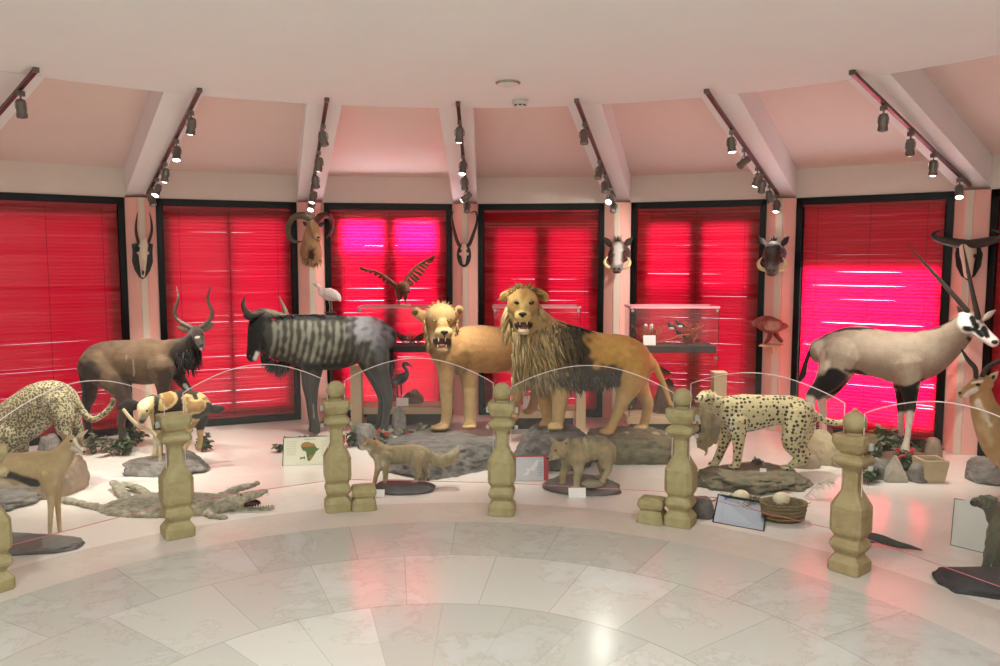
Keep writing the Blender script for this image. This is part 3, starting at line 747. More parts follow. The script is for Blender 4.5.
class Beast:
    def __init__(s, name, label, cat, foot, Y, slope=0, z=None, group=None):
        s.Y, s.xc, s.k = Y, foot[0], slope
        p = P(foot[0], foot[1], Y)
        s.root = thing(name, label, cat, p, group); s.bm = BM()
    def pt(s, x, y, d=0): return P(x, y, s.Y + d + s.k * (x - s.xc))
    def sc(s, d=0): return (s.Y + d) / F
    def rings(s, pts):
        out = []
        for q in pts:
            x, y, r = q[:3]; d = q[3] if len(q) > 3 else 0; rd = q[4] if len(q) > 4 else r
            c = s.pt(x, y, d); k = s.sc(d); out.append((*c, r * k, rd * k))
        return out
    def T(s, pts, n=14, bm=None, k=3, ref=(0, 1, 0), caps=True):
        tube(s.bm if bm is None else bm, s.rings(pts), n=n, k=k, ref=ref, round_caps=caps); return s
    def E(s, x, y, rx, ry, rd=None, d=0, rot=0, bm=None, sub=3):
        k = s.sc(d); rd = rx if rd is None else rd
        ball(s.bm if bm is None else bm, s.pt(x, y, d), (rx * k, rd * k, ry * k), sub, Euler((0, rot, 0)).to_matrix() if rot else None); return s
    def done(s, vox, base, paint=(), m=None, smooth=5, name='body', fn=None, rough=0, rfreq=30, nospot=()):
        s.body = remesh(name, s.bm, vox, smooth, base, paint, m or M_fur, s.root, fn, rough, rfreq, nospot); s.bm = BM(); return s
    def part(s, name, fn, m, smooth=True, parent=None):
        bm = BM(); fn(bm); return obj(name, bm, m, parent or s.root, smooth)
    def tubes(s, name, lists, m, n=10, k=3, parent=None):
        if len(lists) > 1 and name in ('horn', 'leg', 'ear', 'tusk'):
            for l in lists: s.tubes(name, [l], m, n, k, parent)
            return
        bm = BM()
        for l in lists: tube(bm, s.rings(l), n=n, k=k)
        return obj(name, bm, m, parent or s.root, True)
    def ells(s, name, lst, m, parent=None, sub=3):
        if len(lst) > 1 and name in ('eye', 'eye_socket', 'ear', 'nostril'):
            for l in lst: s.ells(name, [l], m, parent, sub)
            return
        bm = BM()
        for e in lst:
            x, y, rx, ry, rd, d = e[:6]; s.E(x, y, rx, ry, rd, d, e[6] if len(e) > 6 else 0, bm, sub)
        return obj(name, bm, m, parent or s.root, True)

def seg_dist(px, py, pts):
    best = np.full(len(px), 1e9); 
    if len(pts) == 1: return np.hypot(px - pts[0][0], py - pts[0][1])
    for (x0, y0), (x1, y1) in zip(pts[:-1], pts[1:]):
        dx, dy = x1 - x0, y1 - y0; l = dx * dx + dy * dy + 1e-9
        t = np.clip(((px - x0) * dx + (py - y0) * dy) / l, 0, 1)
        best = np.minimum(best, np.hypot(px - x0 - t * dx, py - y0 - t * dy))
    return best

def evaluated(o):
    dg = bpy.context.evaluated_depsgraph_get(); dg.update()
    return bpy.data.meshes.new_from_object(o.evaluated_get(dg))

def coords(me):
    a = np.empty(len(me.vertices) * 3, np.float32); me.vertices.foreach_get('co', a); return a.reshape(-1, 3).astype(np.float64)

def topix(W):
    r = W - np.array(CAM); w = r @ np.array(FWD)
    return 500 + F * r[:, 0] / w, 333 - F * (r @ np.array(UPV)) / w

def colour(me, W, base, paint, fn=None, nospot=()):
    """coat colours by region of the body: strokes (colour, [(px,py)..], radius, softness[, side])"""
    px, py = topix(W); n = len(W)
    c = np.tile(np.array(lin(base)), (n, 1))
    nz = np.array([noise.noise(V3(v) * 14) for v in W]) if paint else None
    for st in paint:
        col, pts, r, soft = st[:4]; d = seg_dist(px, py, pts) + nz * soft * .9
        a = np.clip((r + soft / 2 - d) / max(soft, .01), 0, 1); a = a * a * (3 - 2 * a)
        if len(st) > 4: a *= st[4]
        c = c * (1 - a[:, None]) + np.array(lin(col)) * a[:, None]
    if fn is not None: c = fn(W, px, py, c)
    al = np.ones(n)
    for pts, r, soft in nospot: al *= np.clip((seg_dist(px, py, pts) - r) / soft + .5, 0, 1)
    at = me.color_attributes.new('Col', 'FLOAT_COLOR', 'POINT')
    at.data.foreach_set('color', np.hstack([c, al[:, None]]).astype(np.float32).ravel())

def remesh(name, bm, vox, smooth, base, paint, m, parent, fn=None, rough=0, rfreq=30, nospot=()):
    me = bpy.data.meshes.new(name); bmesh.ops.recalc_face_normals(bm, faces=bm.faces); bm.to_mesh(me); bm.free()
    o = bpy.data.objects.new(name, me); COL.objects.link(o)
    r = o.modifiers.new('r', 'REMESH'); r.mode = 'VOXEL'; r.voxel_size = vox
    if smooth:
        q = o.modifiers.new('s', 'SMOOTH'); q.factor = .5; q.iterations = smooth
    m2 = evaluated(o); o.modifiers.clear(); o.data = m2; bpy.data.meshes.remove(me); m2.name = name
    W = coords(m2)
    if rough:
        nr = np.empty(len(W) * 3, np.float32); m2.vertices.foreach_get('normal', nr); nr = nr.reshape(-1, 3)
        dsp = np.array([noise.fractal(V3((v[0] * rfreq, v[1] * rfreq, v[2] * rfreq * .5)), .8, 2, 2) for v in W]) * rough
        W = W + nr * dsp[:, None]
    colour(m2, W, base, paint, fn, nospot)
    m2.materials.clear(); m2.materials.append(m)
    m2.polygons.foreach_set('use_smooth', [True] * len(m2.polygons))
    off = V3((0, 0, 0)); p = parent
    while p is not None: off += p.location; p = p.parent
    m2.vertices.foreach_set('co', (W - np.array(off)).astype(np.float32).ravel()); m2.update()
    o.parent = parent
    return o

def locks(name, roots, m, parent, seed=1, base=None, seg=4):
    """hair locks: (root, direction, length, width, droop, colour)"""
    rnd = random.Random(seed); bm = BM(); lay = bm.verts.layers.float_color.new('Col')
    for (p, d, L, w, droop, c) in roots:
        p = V3(p); d = V3(d).normalized(); gg = rnd.uniform(.88, 1.1); cc = lin(tuple(max(0, min(255, v * gg)) for v in c))
        u, v = frame_axes(d, V3((rnd.uniform(-1, 1), rnd.uniform(-1, 1), rnd.uniform(-1, 1)))); prev = None
        q = p.copy(); dd = d.copy(); sway = V3((rnd.uniform(-1, 1), rnd.uniform(-.5, .5), 0))
        for i in range(seg + 1):
            f = i / seg; r = w * (1 - f) ** .7 * (.75 + .5 * math.sin(pi * min(1, f * 1.3))) + .0004
            ring = []
            for j in range(3):
                x = bm.verts.new(q + u * (r * math.cos(2.094 * j)) + v * (r * math.sin(2.094 * j))); x[lay] = (*cc, 1); ring.append(x)
            if prev:
                for j in range(3): bm.faces.new((prev[j], prev[(j + 1) % 3], ring[(j + 1) % 3], ring[j]))
            else: bm.faces.new(ring[::-1])
            prev = ring; dd = (dd + V3((0, 0, -droop / seg)) + sway * (.25 / seg)).normalized(); q = q + dd * (L / seg)
        bm.faces.new(prev)
    return obj(name, bm, m, parent, True)
# ================================================================ hoofed animals
# --- blue wildebeest
b = Beast('wildebeest', 'dark striped wildebeest with curved horns, standing before the bright window', 'animal', (350, 431), 8.2)
b.T([(262, 333, 12, 0, 9), (272, 337, 19, 0, 12), (285, 340, 23, 0, 15), (300, 341.5, 26.5, 0, 19), (320, 343, 27.5, 0, 21), (340, 342, 27, 0, 20), (358, 338.5, 23, 0, 19), (374, 336, 19.5, 0, 17), (386, 338, 13, 0, 11)], n=24)
b.T([(263, 318, 8, -.03), (258, 323, 9, -.05), (256, 335, 8.5, -.07), (254, 347, 7, -.09), (252.5, 356, 6.3, -.1)], n=16)
b.E(263, 330, 9, 12, 7, -.03)
for d, dx in ((-.14, 0), (.14, -3)):
    b.T([(313 + dx, 356, 14, d * .6), (313 + dx, 372, 9.5, d), (312 + dx, 385, 7.3, d), (313 + dx, 399, 4.8, d), (314 + dx, 413, 3.9, d), (316 + dx, 424, 4.2, d), (316 + dx, 430, 5, d)], n=12)
for d, dx in ((-.15, 0), (.15, -5)):
    b.T([(371 + dx, 340, 19, d * .5), (376 + dx, 360, 14, d), (381 + dx, 376, 9, d), (387 + dx, 393, 6, d), (388 + dx, 402, 5, d), (386 + dx, 415, 3.9, d), (385 + dx, 425, 4.1, d), (384 + dx, 431, 5, d)], n=12)
ST = []
for i, x in enumerate(range(274, 376, 7)):
    s_ = .9 if x < 350 else .35
    ST.append(((124, 122, 108), [(x, 322), (x + 1 - (i % 2), 338), (x - 2, 352), (x - 5, 362)], 1.6 if x < 340 else 1.2, 2.6, s_))
b.done(.014, (58, 56, 50), [((150, 150, 158), [(362, 326), (372, 330), (380, 336)], 11, 16, .9), ((92, 92, 92), [(384, 342), (380, 360)], 7, 14, .7)] + ST +
       [((26, 25, 25), [(285, 316), (310, 315), (342, 317)], 3.5, 5), ((20, 19, 19), [(258, 320), (255, 340), (252, 356)], 9, 7), ((22, 21, 20), [(275, 362), (300, 366), (330, 369), (350, 366)], 5, 9, .8), ((190, 188, 184), [(255.5, 358), (257, 354)], 2.2, 1.6), ((64, 62, 60), [(380, 380), (387, 400), (385, 430)], 7, 6), ((62, 60, 56), [(313, 380), (314, 430)], 7, 6), ((150, 140, 120), [(313, 404), (314, 418)], .8, 1.0, .8)], smooth=4)
b.tubes('horn', [[(257, 314, 4, -.12), (250, 314.5, 3.6, -.2), (245, 310, 2.9, -.25), (243, 304, 2, -.26), (245, 296.5, .6, -.26)]], M_horn)
b.tubes('horn', [[(261, 313, 5, .0), (270, 313.5, 4.6, .03), (281, 316, 3.8, .08), (286, 315, 3, .1), (284, 308, 2, .1), (279, 296.5, .6, .1)]], M_horn2)
b.ells('horn_boss', [(260, 313, 6, 4, 7, -.05)], M_horn)
b.tubes('ear', [[(252, 319, 2, -.14), (247, 317.5, 2.3, -.2), (243.5, 315.5, .8, -.24)]], M_hair if False else M_horn)
b.ells('eye', [(255, 327, 1.3, 1.2, 1.3, -.135)], M_eye)
b.ells('nostril', [(250, 356, 1.2, 1.5, 1, -.155)], M_nose)
rt = []; rn = random.Random(2)
for i in range(150):
    f = rn.random(); p = b.pt(262 + 26 * f + rn.uniform(-2, 2), 352 + 12 * math.sin(f * 2.2) + rn.uniform(-3, 3), rn.uniform(-.1, .1)); rt.append((p, (rn.uniform(-.3, .2), rn.uniform(-.3, .1), -1), rn.uniform(.08, .17), .010, .3, (30, 28, 27)))
locks('beard', rt, M_hair, b.root, 4)
rt = []
for i in range(150):
    f = rn.random(); p = b.pt(266 + 78 * f, 317.5 - 2.2 * math.sin(f * 3), rn.uniform(-.05, .05)); rt.append((p, (.5, rn.choice((-1, 1)) * rn.uniform(.2, 1), .5), rn.uniform(.05, .1), .010, 1.6, (26, 25, 26)))
locks('mane', rt, M_hair, b.root, 5)
rt = []
for i in range(110):
    f = rn.random() ** .7; p = b.pt(389.5 + 2.5 * math.sin(f * 3), 332 + 34 * f, rn.uniform(-.02, .02)); rt.append((p, (rn.uniform(-.1, .1), rn.uniform(-.1, .1), -1), rn.uniform(.12, .2), .012, .3, (18, 17, 17)))
locks('tail', rt, M_hair, b.root, 6)

M_nhorn = mat('grey_horn', (92, 82, 70), .5, var=.2, vscale=30, bump=.5, bscale=40)
# --- nyala
b = Beast('nyala', 'brown spiral horned antelope with dark beard, looking towards the visitors', 'animal', (125, 437), 7.55)
b.T([(89, 368, 11, .06), (99, 361.5, 18, .05), (114, 361, 21, .03, 19), (131, 361.5, 22, 0, 20), (148, 361.5, 23.5, 0, 19), (164, 358, 20.5, 0, 16), (174, 353, 15, 0, 12), (184, 349, 12.5, -.02, 10), (192, 343, 10, -.05, 8), (196, 336, 8.5, -.09, 8)], n=24)
b.T([(196, 331, 6.5, -.1, 6), (198, 335, 6.6, -.17, 6), (200, 342, 5, -.24, 4.5), (201.3, 347.5, 3.6, -.29, 3.6)], n=14)
b.T([(166, 365, 13, .1), (176, 372, 8, .12), (182, 382, 5.6, .12), (188, 391, 4.2, .12), (186, 408, 3.2, .12), (187, 425, 3, .12), (190, 430, 3.4, .12)], n=12)
b.T([(161, 368, 14, -.1), (163, 384, 8, -.12), (163, 398, 5, -.12), (163, 414, 3.6, -.12), (164, 430, 3.2, -.12), (164, 438, 4, -.12)], n=12)
b.T([(97, 366, 18, -.06), (113, 380, 13, -.12), (123, 394, 8.5, -.12), (126, 405, 5.5, -.12), (121, 420, 3.8, -.12), (122, 432, 3.5, -.12), (123, 438, 4.2, -.12)], n=12)
b.T([(92, 368, 14, .1), (90, 384, 9, .13), (90, 396, 6.6, .13), (86, 408, 4.6, .13), (88, 424, 3.4, .13), (89, 431, 4, .13)], n=12)
b.done(.013, (96, 76, 58), [((122, 98, 76), [(100, 352), (130, 350), (160, 350)], 8, 14, .7), ((48, 40, 36), [(180, 352), (190, 346), (197, 335)], 10, 8, .9), ((44, 38, 34), [(88, 372), (86, 400), (90, 430)], 10, 8, .9), ((52, 44, 38), [(125, 385), (124, 436)], 12, 8, .8), ((48, 40, 36), [(165, 378), (164, 436)], 9, 8, .8), ((48, 40, 36), [(178, 376), (188, 392), (188, 428)], 6, 5, .9), ((196, 186, 176), [(185, 385.5), (188, 389)], 1.6, 1.2), ((220, 206, 190), [(196, 337.5), (199, 337)], .9, .9), ((200, 188, 176), [(202.5, 346), (201, 349)], 1.4, 1.0), ((86, 76, 70), [(199, 341), (201, 345)], 3, 3, .7), ((196, 180, 160), [(133, 360), (134, 376)], .5, .8, .5), ((196, 180, 160), [(126, 352), (127, 366)], .4, .8, .3)])
b.tubes('horn', [[(193.5, 329, 2.6, -.1), (188, 326, 2.4, -.08), (180.5, 322, 2.1, -.06), (175, 315, 1.9, -.06), (175.5, 308, 1.7, -.07), (178, 300, 1.4, -.08), (178, 294, 1, -.07), (176.5, 287, .4, -.06)]], M_nhorn)
b.tubes('horn', [[(199, 328.5, 2.6, -.12), (204, 325.5, 2.4, -.12), (210.5, 319, 2.1, -.12), (212.3, 312, 1.9, -.12), (209.5, 305, 1.7, -.11), (207.5, 298, 1.4, -.1), (209, 292, 1, -.1), (211.3, 285, .4, -.1)]], M_nhorn)
for sx, tip in ((1, (214, 323)), (-1, (176.5, 327))):
    x0 = 201.5 if sx > 0 else 191.5
    b.tubes('ear', [[(x0, 331, 1.8, -.09, 1.2), ((x0 + tip[0]) / 2, (331 + tip[1]) / 2 - .6, 4.4, -.07, 1.4), (tip[0], tip[1], .5, -.06, .4)]], mat('ear_skin', (126, 106, 88), .8))
b.ells('eye', [(194.3, 334.5, 1.1, 1, 1, -.2), (202.3, 334.5, 1.1, 1, 1, -.21)], M_eye)
b.ells('nose', [(201.6, 345.3, 2.2, 1.5, 1.5, -.315)], M_nose)
rt = []; rn = random.Random(12)
for i in range(190):
    f = rn.random(); p = b.pt(176 + 23 * f + rn.uniform(-2, 2), 360 - 7 * f + rn.uniform(-8, 5), -.02 + rn.uniform(-.1, .06)); rt.append((p, (rn.uniform(-.2, .3), rn.uniform(-.3, .1), -1), rn.uniform(.08, .19), .010, .3, (36, 29, 27)))
locks('beard', rt, M_hair, b.root, 14)
rt = []
for i in range(90):
    f = rn.random() ** .8; p = b.pt(85 - 2.5 * f, 368 + 33 * f, .05 + rn.uniform(-.03, .03)); rt.append((p, (rn.uniform(-.15, .1), 0, -1), rn.uniform(.08, .13), .011, .2, (34, 29, 27)))
locks('tail', rt, M_hair, b.root, 15)

# --- oryx
b = Beast('oryx', 'large pale grey oryx with long straight horns, tallest animal on the right', 'animal', (870, 458), 7.3, slope=-.0025)
b.T([(822, 351, 14, .1, 13), (830, 350.5, 18.5, .09, 17), (840, 350.5, 22, .08, 19), (858, 350, 24.5, .05, 22), (880, 354, 24, .02, 22), (902, 358, 26.5, 0, 20), (918, 356, 25.5, 0, 17), (932, 350, 23, 0, 14), (944, 343, 19, -.02, 11), (956, 334, 15.5, -.05, 9.5), (965, 325, 12.5, -.08, 8.5)], n=26)
b.T([(964, 319, 8.5, -.08, 7.5), (971, 322, 9.2, -.1, 7.5), (979, 330, 7.8, -.14, 6.3), (987, 337, 6.3, -.18, 5.2), (993.5, 342, 5.6, -.21, 5)], n=16)
b.T([(905, 365, 18, -.06), (909, 384, 10.5, -.1), (910, 398, 7, -.1), (910.5, 408, 5.2, -.1), (909, 424, 3.3, -.1), (907, 440, 3.1, -.1), (905, 448, 4.4, -.1), (905, 454, 5, -.1)], n=12)
b.T([(903, 365, 18, .08), (902, 384, 9, .12), (902, 400, 5.5, .12), (901, 420, 3.2, .12), (901, 440, 3.1, .12), (900, 447, 4.6, .12)], n=12)
b.T([(840, 356, 20, -.04), (831, 376, 14.5, -.08), (820, 389, 9.5, -.1), (811, 397, 6, -.1), (811, 410, 4.3, -.1), (812, 428, 4, -.1), (811, 440, 4.6, -.1), (811, 446, 5, -.1)], n=12)
b.T([(845, 356, 19, .14), (838, 376, 12, .16), (830, 390, 8, .16), (822, 398, 5.6, .16), (823, 412, 4.2, .16), (823, 430, 4, .16), (823, 440, 4.6, .16)], n=12)
BK = (26, 21, 21)
b.done(.013, (150, 133, 115), [((164, 148, 130), [(836, 340), (880, 345), (930, 345)], 9, 16, .6), ((206, 196, 178), [(819, 345), (824, 366)], 5, 6, .8), (BK, [(846, 370), (860, 373), (876, 380), (892, 386), (906, 389), (922, 381)], 1.8, 2.2), ((214, 204, 190), [(850, 375.5), (872, 383), (884, 388)], 1.3, 1.5, .7),
       (BK, [(834, 377), (826, 384), (816, 392)], 9.5, 3), (BK, [(840, 380), (832, 388)], 8, 3), ((224, 212, 196), [(811, 402), (811, 446)], 6.5, 3), ((224, 212, 196), [(823, 405), (823, 446)], 6.5, 3), (BK, [(910, 393), (910, 408)], 8.5, 4), (BK, [(902, 393), (902, 408)], 7, 4), ((228, 214, 198), [(909, 416), (906, 446)], 6, 3), ((228, 214, 198), [(901, 416), (901, 446)], 5, 3),
       (BK, [(820, 338), (840, 329), (880, 328), (915, 331), (940, 327), (958, 315)], 1.2, 1.8), ((238, 232, 226), [(966, 320), (978, 330), (993, 342)], 9, 4), (BK, [(972, 318), (976, 326)], 3.4, 1.6), (BK, [(965, 328), (976, 330), (982, 336)], 2.2, 1.4), (BK, [(984, 329), (987, 336)], 3.0, 1.5), (BK, [(968, 338), (975, 344)], 1.8, 1.4), ((240, 234, 230), [(995, 346)], 3, 2)], smooth=4)
b.tubes('horn', [[(967, 311, 2.7, -.1), (950, 291, 2.1, -.1), (928, 267, 1.5, -.1), (907, 244, .4, -.1)]], M_horn)
b.tubes('horn', [[(978, 317, 2.9, -.2), (973, 295, 2.2, -.24), (968, 270, 1.5, -.26), (963, 243, .4, -.28)]], M_horn)
b.tubes('ear', [[(962, 316, 1.5, -.05), (960, 311, 2.6, .0, 1.3), (957.5, 306, .5, .02)]], M_horn)
b.tubes('ear', [[(983, 320, 1.5, -.18), (989, 315, 3.2, -.16, 1.3), (995.5, 310, .5, -.15)]], mat('pale_ear', (190, 176, 160), .8))
b.ells('eye', [(976, 324, 1.3, 1.2, 1, -.185)], M_eye)
b.ells('nose', [(994.5, 342, 2.6, 2, 3, -.245)], M_nose)
b.tubes('tail', [[(819, 341, 2.2, .1), (811, 350, 2, .08), (806, 362, 2, .06), (803, 374, 3, .05), (799, 382, 1, .05)]], mat('black_hair', (22, 18, 18), .8))

# --- gazelles
b = Beast('gazelle', 'small tan gazelle with dark side stripe, on a flat base at the left edge', 'animal', (25, 540), 5.15)
b.T([(-42, 467, 13, 0, 11), (-22, 469, 18, 0, 14), (0, 470, 18, 0, 15), (20, 470.5, 18.5, 0, 14), (38, 469, 19, 0, 12), (51, 466, 17, 0, 10), (60, 459, 13, -.01, 8), (67, 450, 9.5, -.02, 6.5), (72, 443, 8, -.04, 6)], n=22)
b.T([(72, 441, 7, -.04, 6), (77, 444.5, 6.3, -.07, 5.3), (81, 449, 4.2, -.1, 3.8), (83.5, 452.5, 3, -.12, 3)], n=14)
b.T([(49, 476, 12, -.04), (51, 490, 6, -.06), (51, 504, 3.6, -.06), (50.5, 516, 2.9, -.06), (50, 530, 2.4, -.06), (50, 537, 2.6, -.06), (49, 542, 3.1, -.06)], n=10)
b.T([(54, 474, 11, .05), (57, 488, 5.5, .06), (57.5, 502, 3.4, .06), (58.5, 514, 2.8, .06), (59.5, 528, 2.3, .06), (60, 534, 2.6, .06), (61, 538.5, 3, .06)], n=10)
b.T([(-36, 470, 14, -.05), (-34, 488, 8, -.07), (-40, 504, 4.5, -.07), (-38, 520, 2.8, -.07), (-38, 536, 2.6, -.07), (-38, 541, 3, -.07)], n=10)
b.T([(-36, 470, 13, .05), (-28, 486, 8, .07), (-30, 502, 4.5, .07), (-27, 518, 2.8, .07), (-27, 533, 2.6, .07), (-27, 538, 3, .07)], n=10)
b.done(.0085, (184, 156, 112), [((164, 136, 98), [(-20, 455), (20, 454), (44, 452)], 5, 10, .7), ((224, 212, 190), [(-20, 489), (10, 490), (36, 489)], 7, 7), ((44, 36, 30), [(-10, 470), (10, 475), (30, 482), (36, 483)], 4, 2.5), ((196, 172, 134), [(58, 480), (66, 462)], 6, 8, .7), ((206, 186, 154), [(50, 500), (50, 536)], 4, 4, .5), ((232, 222, 204), [(75, 439), (83, 450)], 1.8, 1.6), ((120, 84, 52), [(78, 438), (82, 446)], 1.4, 1.6), ((232, 224, 210), [(72, 449), (82, 454)], 1.6, 1.6)], smooth=4)
b.tubes('ear', [[(67, 440, 1.4, .0), (63.5, 436.5, 3, .02, 1), (60.5, 432.5, .6, .03)]], mat('gazelle_ear', (140, 116, 88), .8))
b.tubes('ear', [[(77, 437.5, 1.3, -.05), (82, 434.5, 2.2, -.04, 1), (87.5, 430, .5, -.03)]], mat('gazelle_ear2', (196, 176, 146), .8))
b.tubes('horn', [[(73, 435, 1.4, -.03), (74, 431.5, 1.2, -.01), (75, 428.5, .5, .0)], [(75.5, 435, 1.4, -.06), (77, 431.5, 1.2, -.05), (78.5, 428, .5, -.04)]], M_horn)
b.ells('eye', [(71.5, 441.2, 1.9, 1.2, 1.2, -.085)], M_eye)
b.ells('nose', [(84, 451.5, 1.2, 1, 1.2, -.14)], M_nose)
for i, (x, y, d) in enumerate(((49.5, 542, -.06), (61, 538, .06), (-38, 541, -.07), (-27, 538, .07))): b.ells('hoof', [(x, y, 4, 2.2, 3.2, d)], M_hoof)
c = FL(8, 547)
bm = rock_bm(V3((c.x, c.y, 0)), (.46, .21, .06), 11, 5, .1, .45); tag(obj('flat_base', bm, mat('grey_resin', (112, 106, 100), .6, var=.15, vscale=10, bump=.3, bscale=20), None, True), 'flat grey oval base under the gazelle at the left edge', 'base')

b = Beast('gazelle', 'tan gazelle with black horns and white eye stripe, cut by the right edge', 'animal', (1010, 500), 6.0)
b.T([(1075, 452, 18, .25), (1050, 455, 26, .15, 22), (1025, 452, 26, .05, 19), (1005, 441, 24, 0, 15), (993, 425, 19, -.02, 12), (984, 408, 13.5, -.03, 9), (981, 394, 11, -.03, 8)], n=22)
b.T([(985, 383, 8.5, -.02, 8), (978, 385, 8.2, -.04, 7.5), (969, 390, 5.8, -.07, 5), (962, 394.5, 4.2, -.09, 4)], n=14)
for x, d in ((1008, -.08), (1016, .08)): b.T([(x, 450, 16, d * .6), (x + 2, 474, 8, d), (x, 492, 4, d), (x, 510, 3.2, d), (x, 526, 3.4, d)], n=10)
for x, d in ((1062, -.08), (1070, .08)): b.T([(x, 450, 18, d * .6), (x, 476, 9, d), (x + 5, 492, 4, d), (x + 3, 510, 3.2, d), (x + 3, 526, 3.4, d)], n=10)
b.done(.0095, (176, 138, 92), [((226, 216, 198), [(976, 389), (964, 397)], 2.2, 1.8), ((230, 222, 206), [(978, 401), (990, 425)], 2.6, 3, .8), ((232, 224, 210), [(972, 383), (982, 381)], 1.4, 1.4), ((150, 124, 92), [(996, 412), (1006, 432)], 5, 8, .6), ((206, 178, 136), [(980, 412), (990, 440)], 5, 8, .6)], smooth=4)
b.tubes('horn', [[(982, 377, 2.6, -.04), (986, 369, 2.6, -.02), (995, 363, 2.2, .0), (1006, 360, 1.4, .02), (1016, 352, .5, .02)], [(976, 377, 2.4, -.08), (975, 368, 2.4, -.08), (968, 360, 2, -.08), (962, 350, 1, -.08)]], M_horn)
b.tubes('ear', [[(987, 381, 2.2, .0), (993, 377, 4.2, .02, 1.5), (998, 371.5, .8, .03)]], mat('dark_ear', (196, 176, 150), .8))
b.ells('ear_inside', [(993, 377.5, 1.6, 2.8, 1, -.03, .5)], M_nose)
b.ells('eye', [(978, 384.6, 2.4, 1.4, 1.6, -.115)], M_eye)
b.ells('nose', [(960, 393, 1.6, 1.2, 1.6, -.12)], M_nose)
# ================================================================ cats
def cat_face(b, eye, nose, mouth, jaw, d, s=1.0, m_eye=None):
    m_eye = m_eye or M_amber
    """glass eyes, nose leather, open mouth with tongue and teeth"""
    for (x, y) in eye:
        b.ells('eye', [(x, y, 2.0 * s, 1.35 * s, 1.5 * s, d['eye'] - .004, .2 if x < nose[0] else -.2)], m_eye)
        b.ells('eye_rim', [(x, y - .5 * s, 2.8 * s, 1.3 * s, 1.4 * s, d['eye'] + .0, .25 if x < nose[0] else -.25)], M_nose)
    b.ells('nose', [(nose[0], nose[1], 3.9 * s, 1.9 * s, 2.2 * s, d['nose']), (nose[0], nose[1] + 1.6 * s, 1.9 * s, 2.0 * s, 1.6 * s, d['nose'] + .006)], M_nose)
    x, y, rx, ry = mouth
    b.ells('mouth', [(x, y, rx, ry, 3.4 * s, d['mouth'])], M_mouth)
    b.ells('tongue', [(x + .3, y + ry * .55, rx * .5, ry * .42, 3 * s, d['mouth'] - .012)], M_tongue)
    b.tubes('lip_line', [[(x - rx, y - ry * .45, .7 * s, d['mouth'] - .004), (x - rx * .9, y + ry * .3, .8 * s, d['mouth'] - .012), (x - rx * .45, y + ry * .9, .7 * s, d['mouth'] - .022)], [(x + rx, y - ry * .45, .7 * s, d['mouth'] - .004), (x + rx * .9, y + ry * .3, .8 * s, d['mouth'] - .012), (x + rx * .45, y + ry * .9, .7 * s, d['mouth'] - .022)], [(nose[0], nose[1] + 2, .5 * s, d['nose'] + .012), (nose[0], nose[1] + 5.5 * s, .6 * s, d['nose'] + .012)]], M_nose, n=6)
    for sx in (-1, 1):
        b.tubes('upper_fang', [[(x + sx * rx * .42, y - ry * .75, .95 * s, d['mouth'] - .03), (x + sx * rx * .4, y - ry * .12, .2 * s, d['mouth'] - .034)]], M_tooth, k=1, n=7)
        b.tubes('lower_fang', [[(x + sx * rx * .5, y + ry * .85, .85 * s, d['mouth'] - .022), (x + sx * rx * .52, y + ry * .4, .2 * s, d['mouth'] - .026)]], M_tooth, k=1, n=7)

def toes(b, x, y, w, d):
    for i in range(4): b.E(x + (i - 1.5) * w * .5, y + .6, w * .3, w * .3, w * .42, d - (.012 if i in (1, 2) else 0))
# --- lioness
b = Beast('lioness', 'short maned young lion with open mouth, standing on a rock left of the big lion', 'animal', (465, 430), 7.68)
b.E(441, 317.5, 14.8, 14.5, 13, 0).E(440.5, 328, 16.5, 13.5, 10, .05).E(443.6, 332.6, 9.4, 6.6, 9, -.12).E(442.8, 326, 6, 8, 7, -.11).E(442.6, 350, 6.6, 3.9, 7, -.12).E(441.5, 344, 11, 8.5, 8, -.02)
b.T([(441, 326, 16, .08), (446, 342, 19, .08, 17), (452, 354, 21, .06, 18), (462, 351, 24, .08, 20), (478, 349, 24.5, .16, 20), (495, 350, 23.5, .22, 20), (512, 348, 21.5, .29, 19), (526, 347, 19.5, .35, 17), (534, 350, 14, .38, 13)], n=24)
b.T([(446, 360, 11, -.03), (446.5, 378, 8.4, -.05), (446.5, 395, 6.8, -.05), (447, 412, 5.8, -.05), (446, 423, 5.8, -.05)], n=14).E(441.5, 427, 7.5, 4, 9, -.1).E(436, 428.2, 5.5, 3, 8, -.1); toes(b, 438, 427.8, 7, -.19)
b.T([(466, 356, 14, .06), (469, 376, 9.5, .06), (470, 394, 7.2, .06), (470, 412, 6, .06), (470, 422, 6, .05)], n=14).E(469.5, 425.5, 7.6, 4, 9, .0); toes(b, 469, 426.5, 7, -.08)
b.T([(519, 352, 17, .24), (521, 374, 10, .2), (520, 388, 7, .2), (516, 402, 5.4, .2), (515, 413, 5, .2)], n=12).E(513, 418, 6, 3.4, 8, .16)
b.T([(528, 352, 15, .42), (531, 374, 9, .46), (536, 390, 6, .48), (534, 402, 5, .48), (531, 409, 4.6, .48)], n=12).E(528, 411.5, 6, 3, 8, .46)
b.E(416.2, 312.2, 5.6, 5.4, 3, .05).T([(418, 314, 5, .05, 3.4), (430, 319, 8, .04, 5)], n=10).E(459, 310.4, 5, 5.4, 3, .05).T([(457, 312.5, 5, .05, 3.4), (448, 317, 8, .04, 5)], n=10)
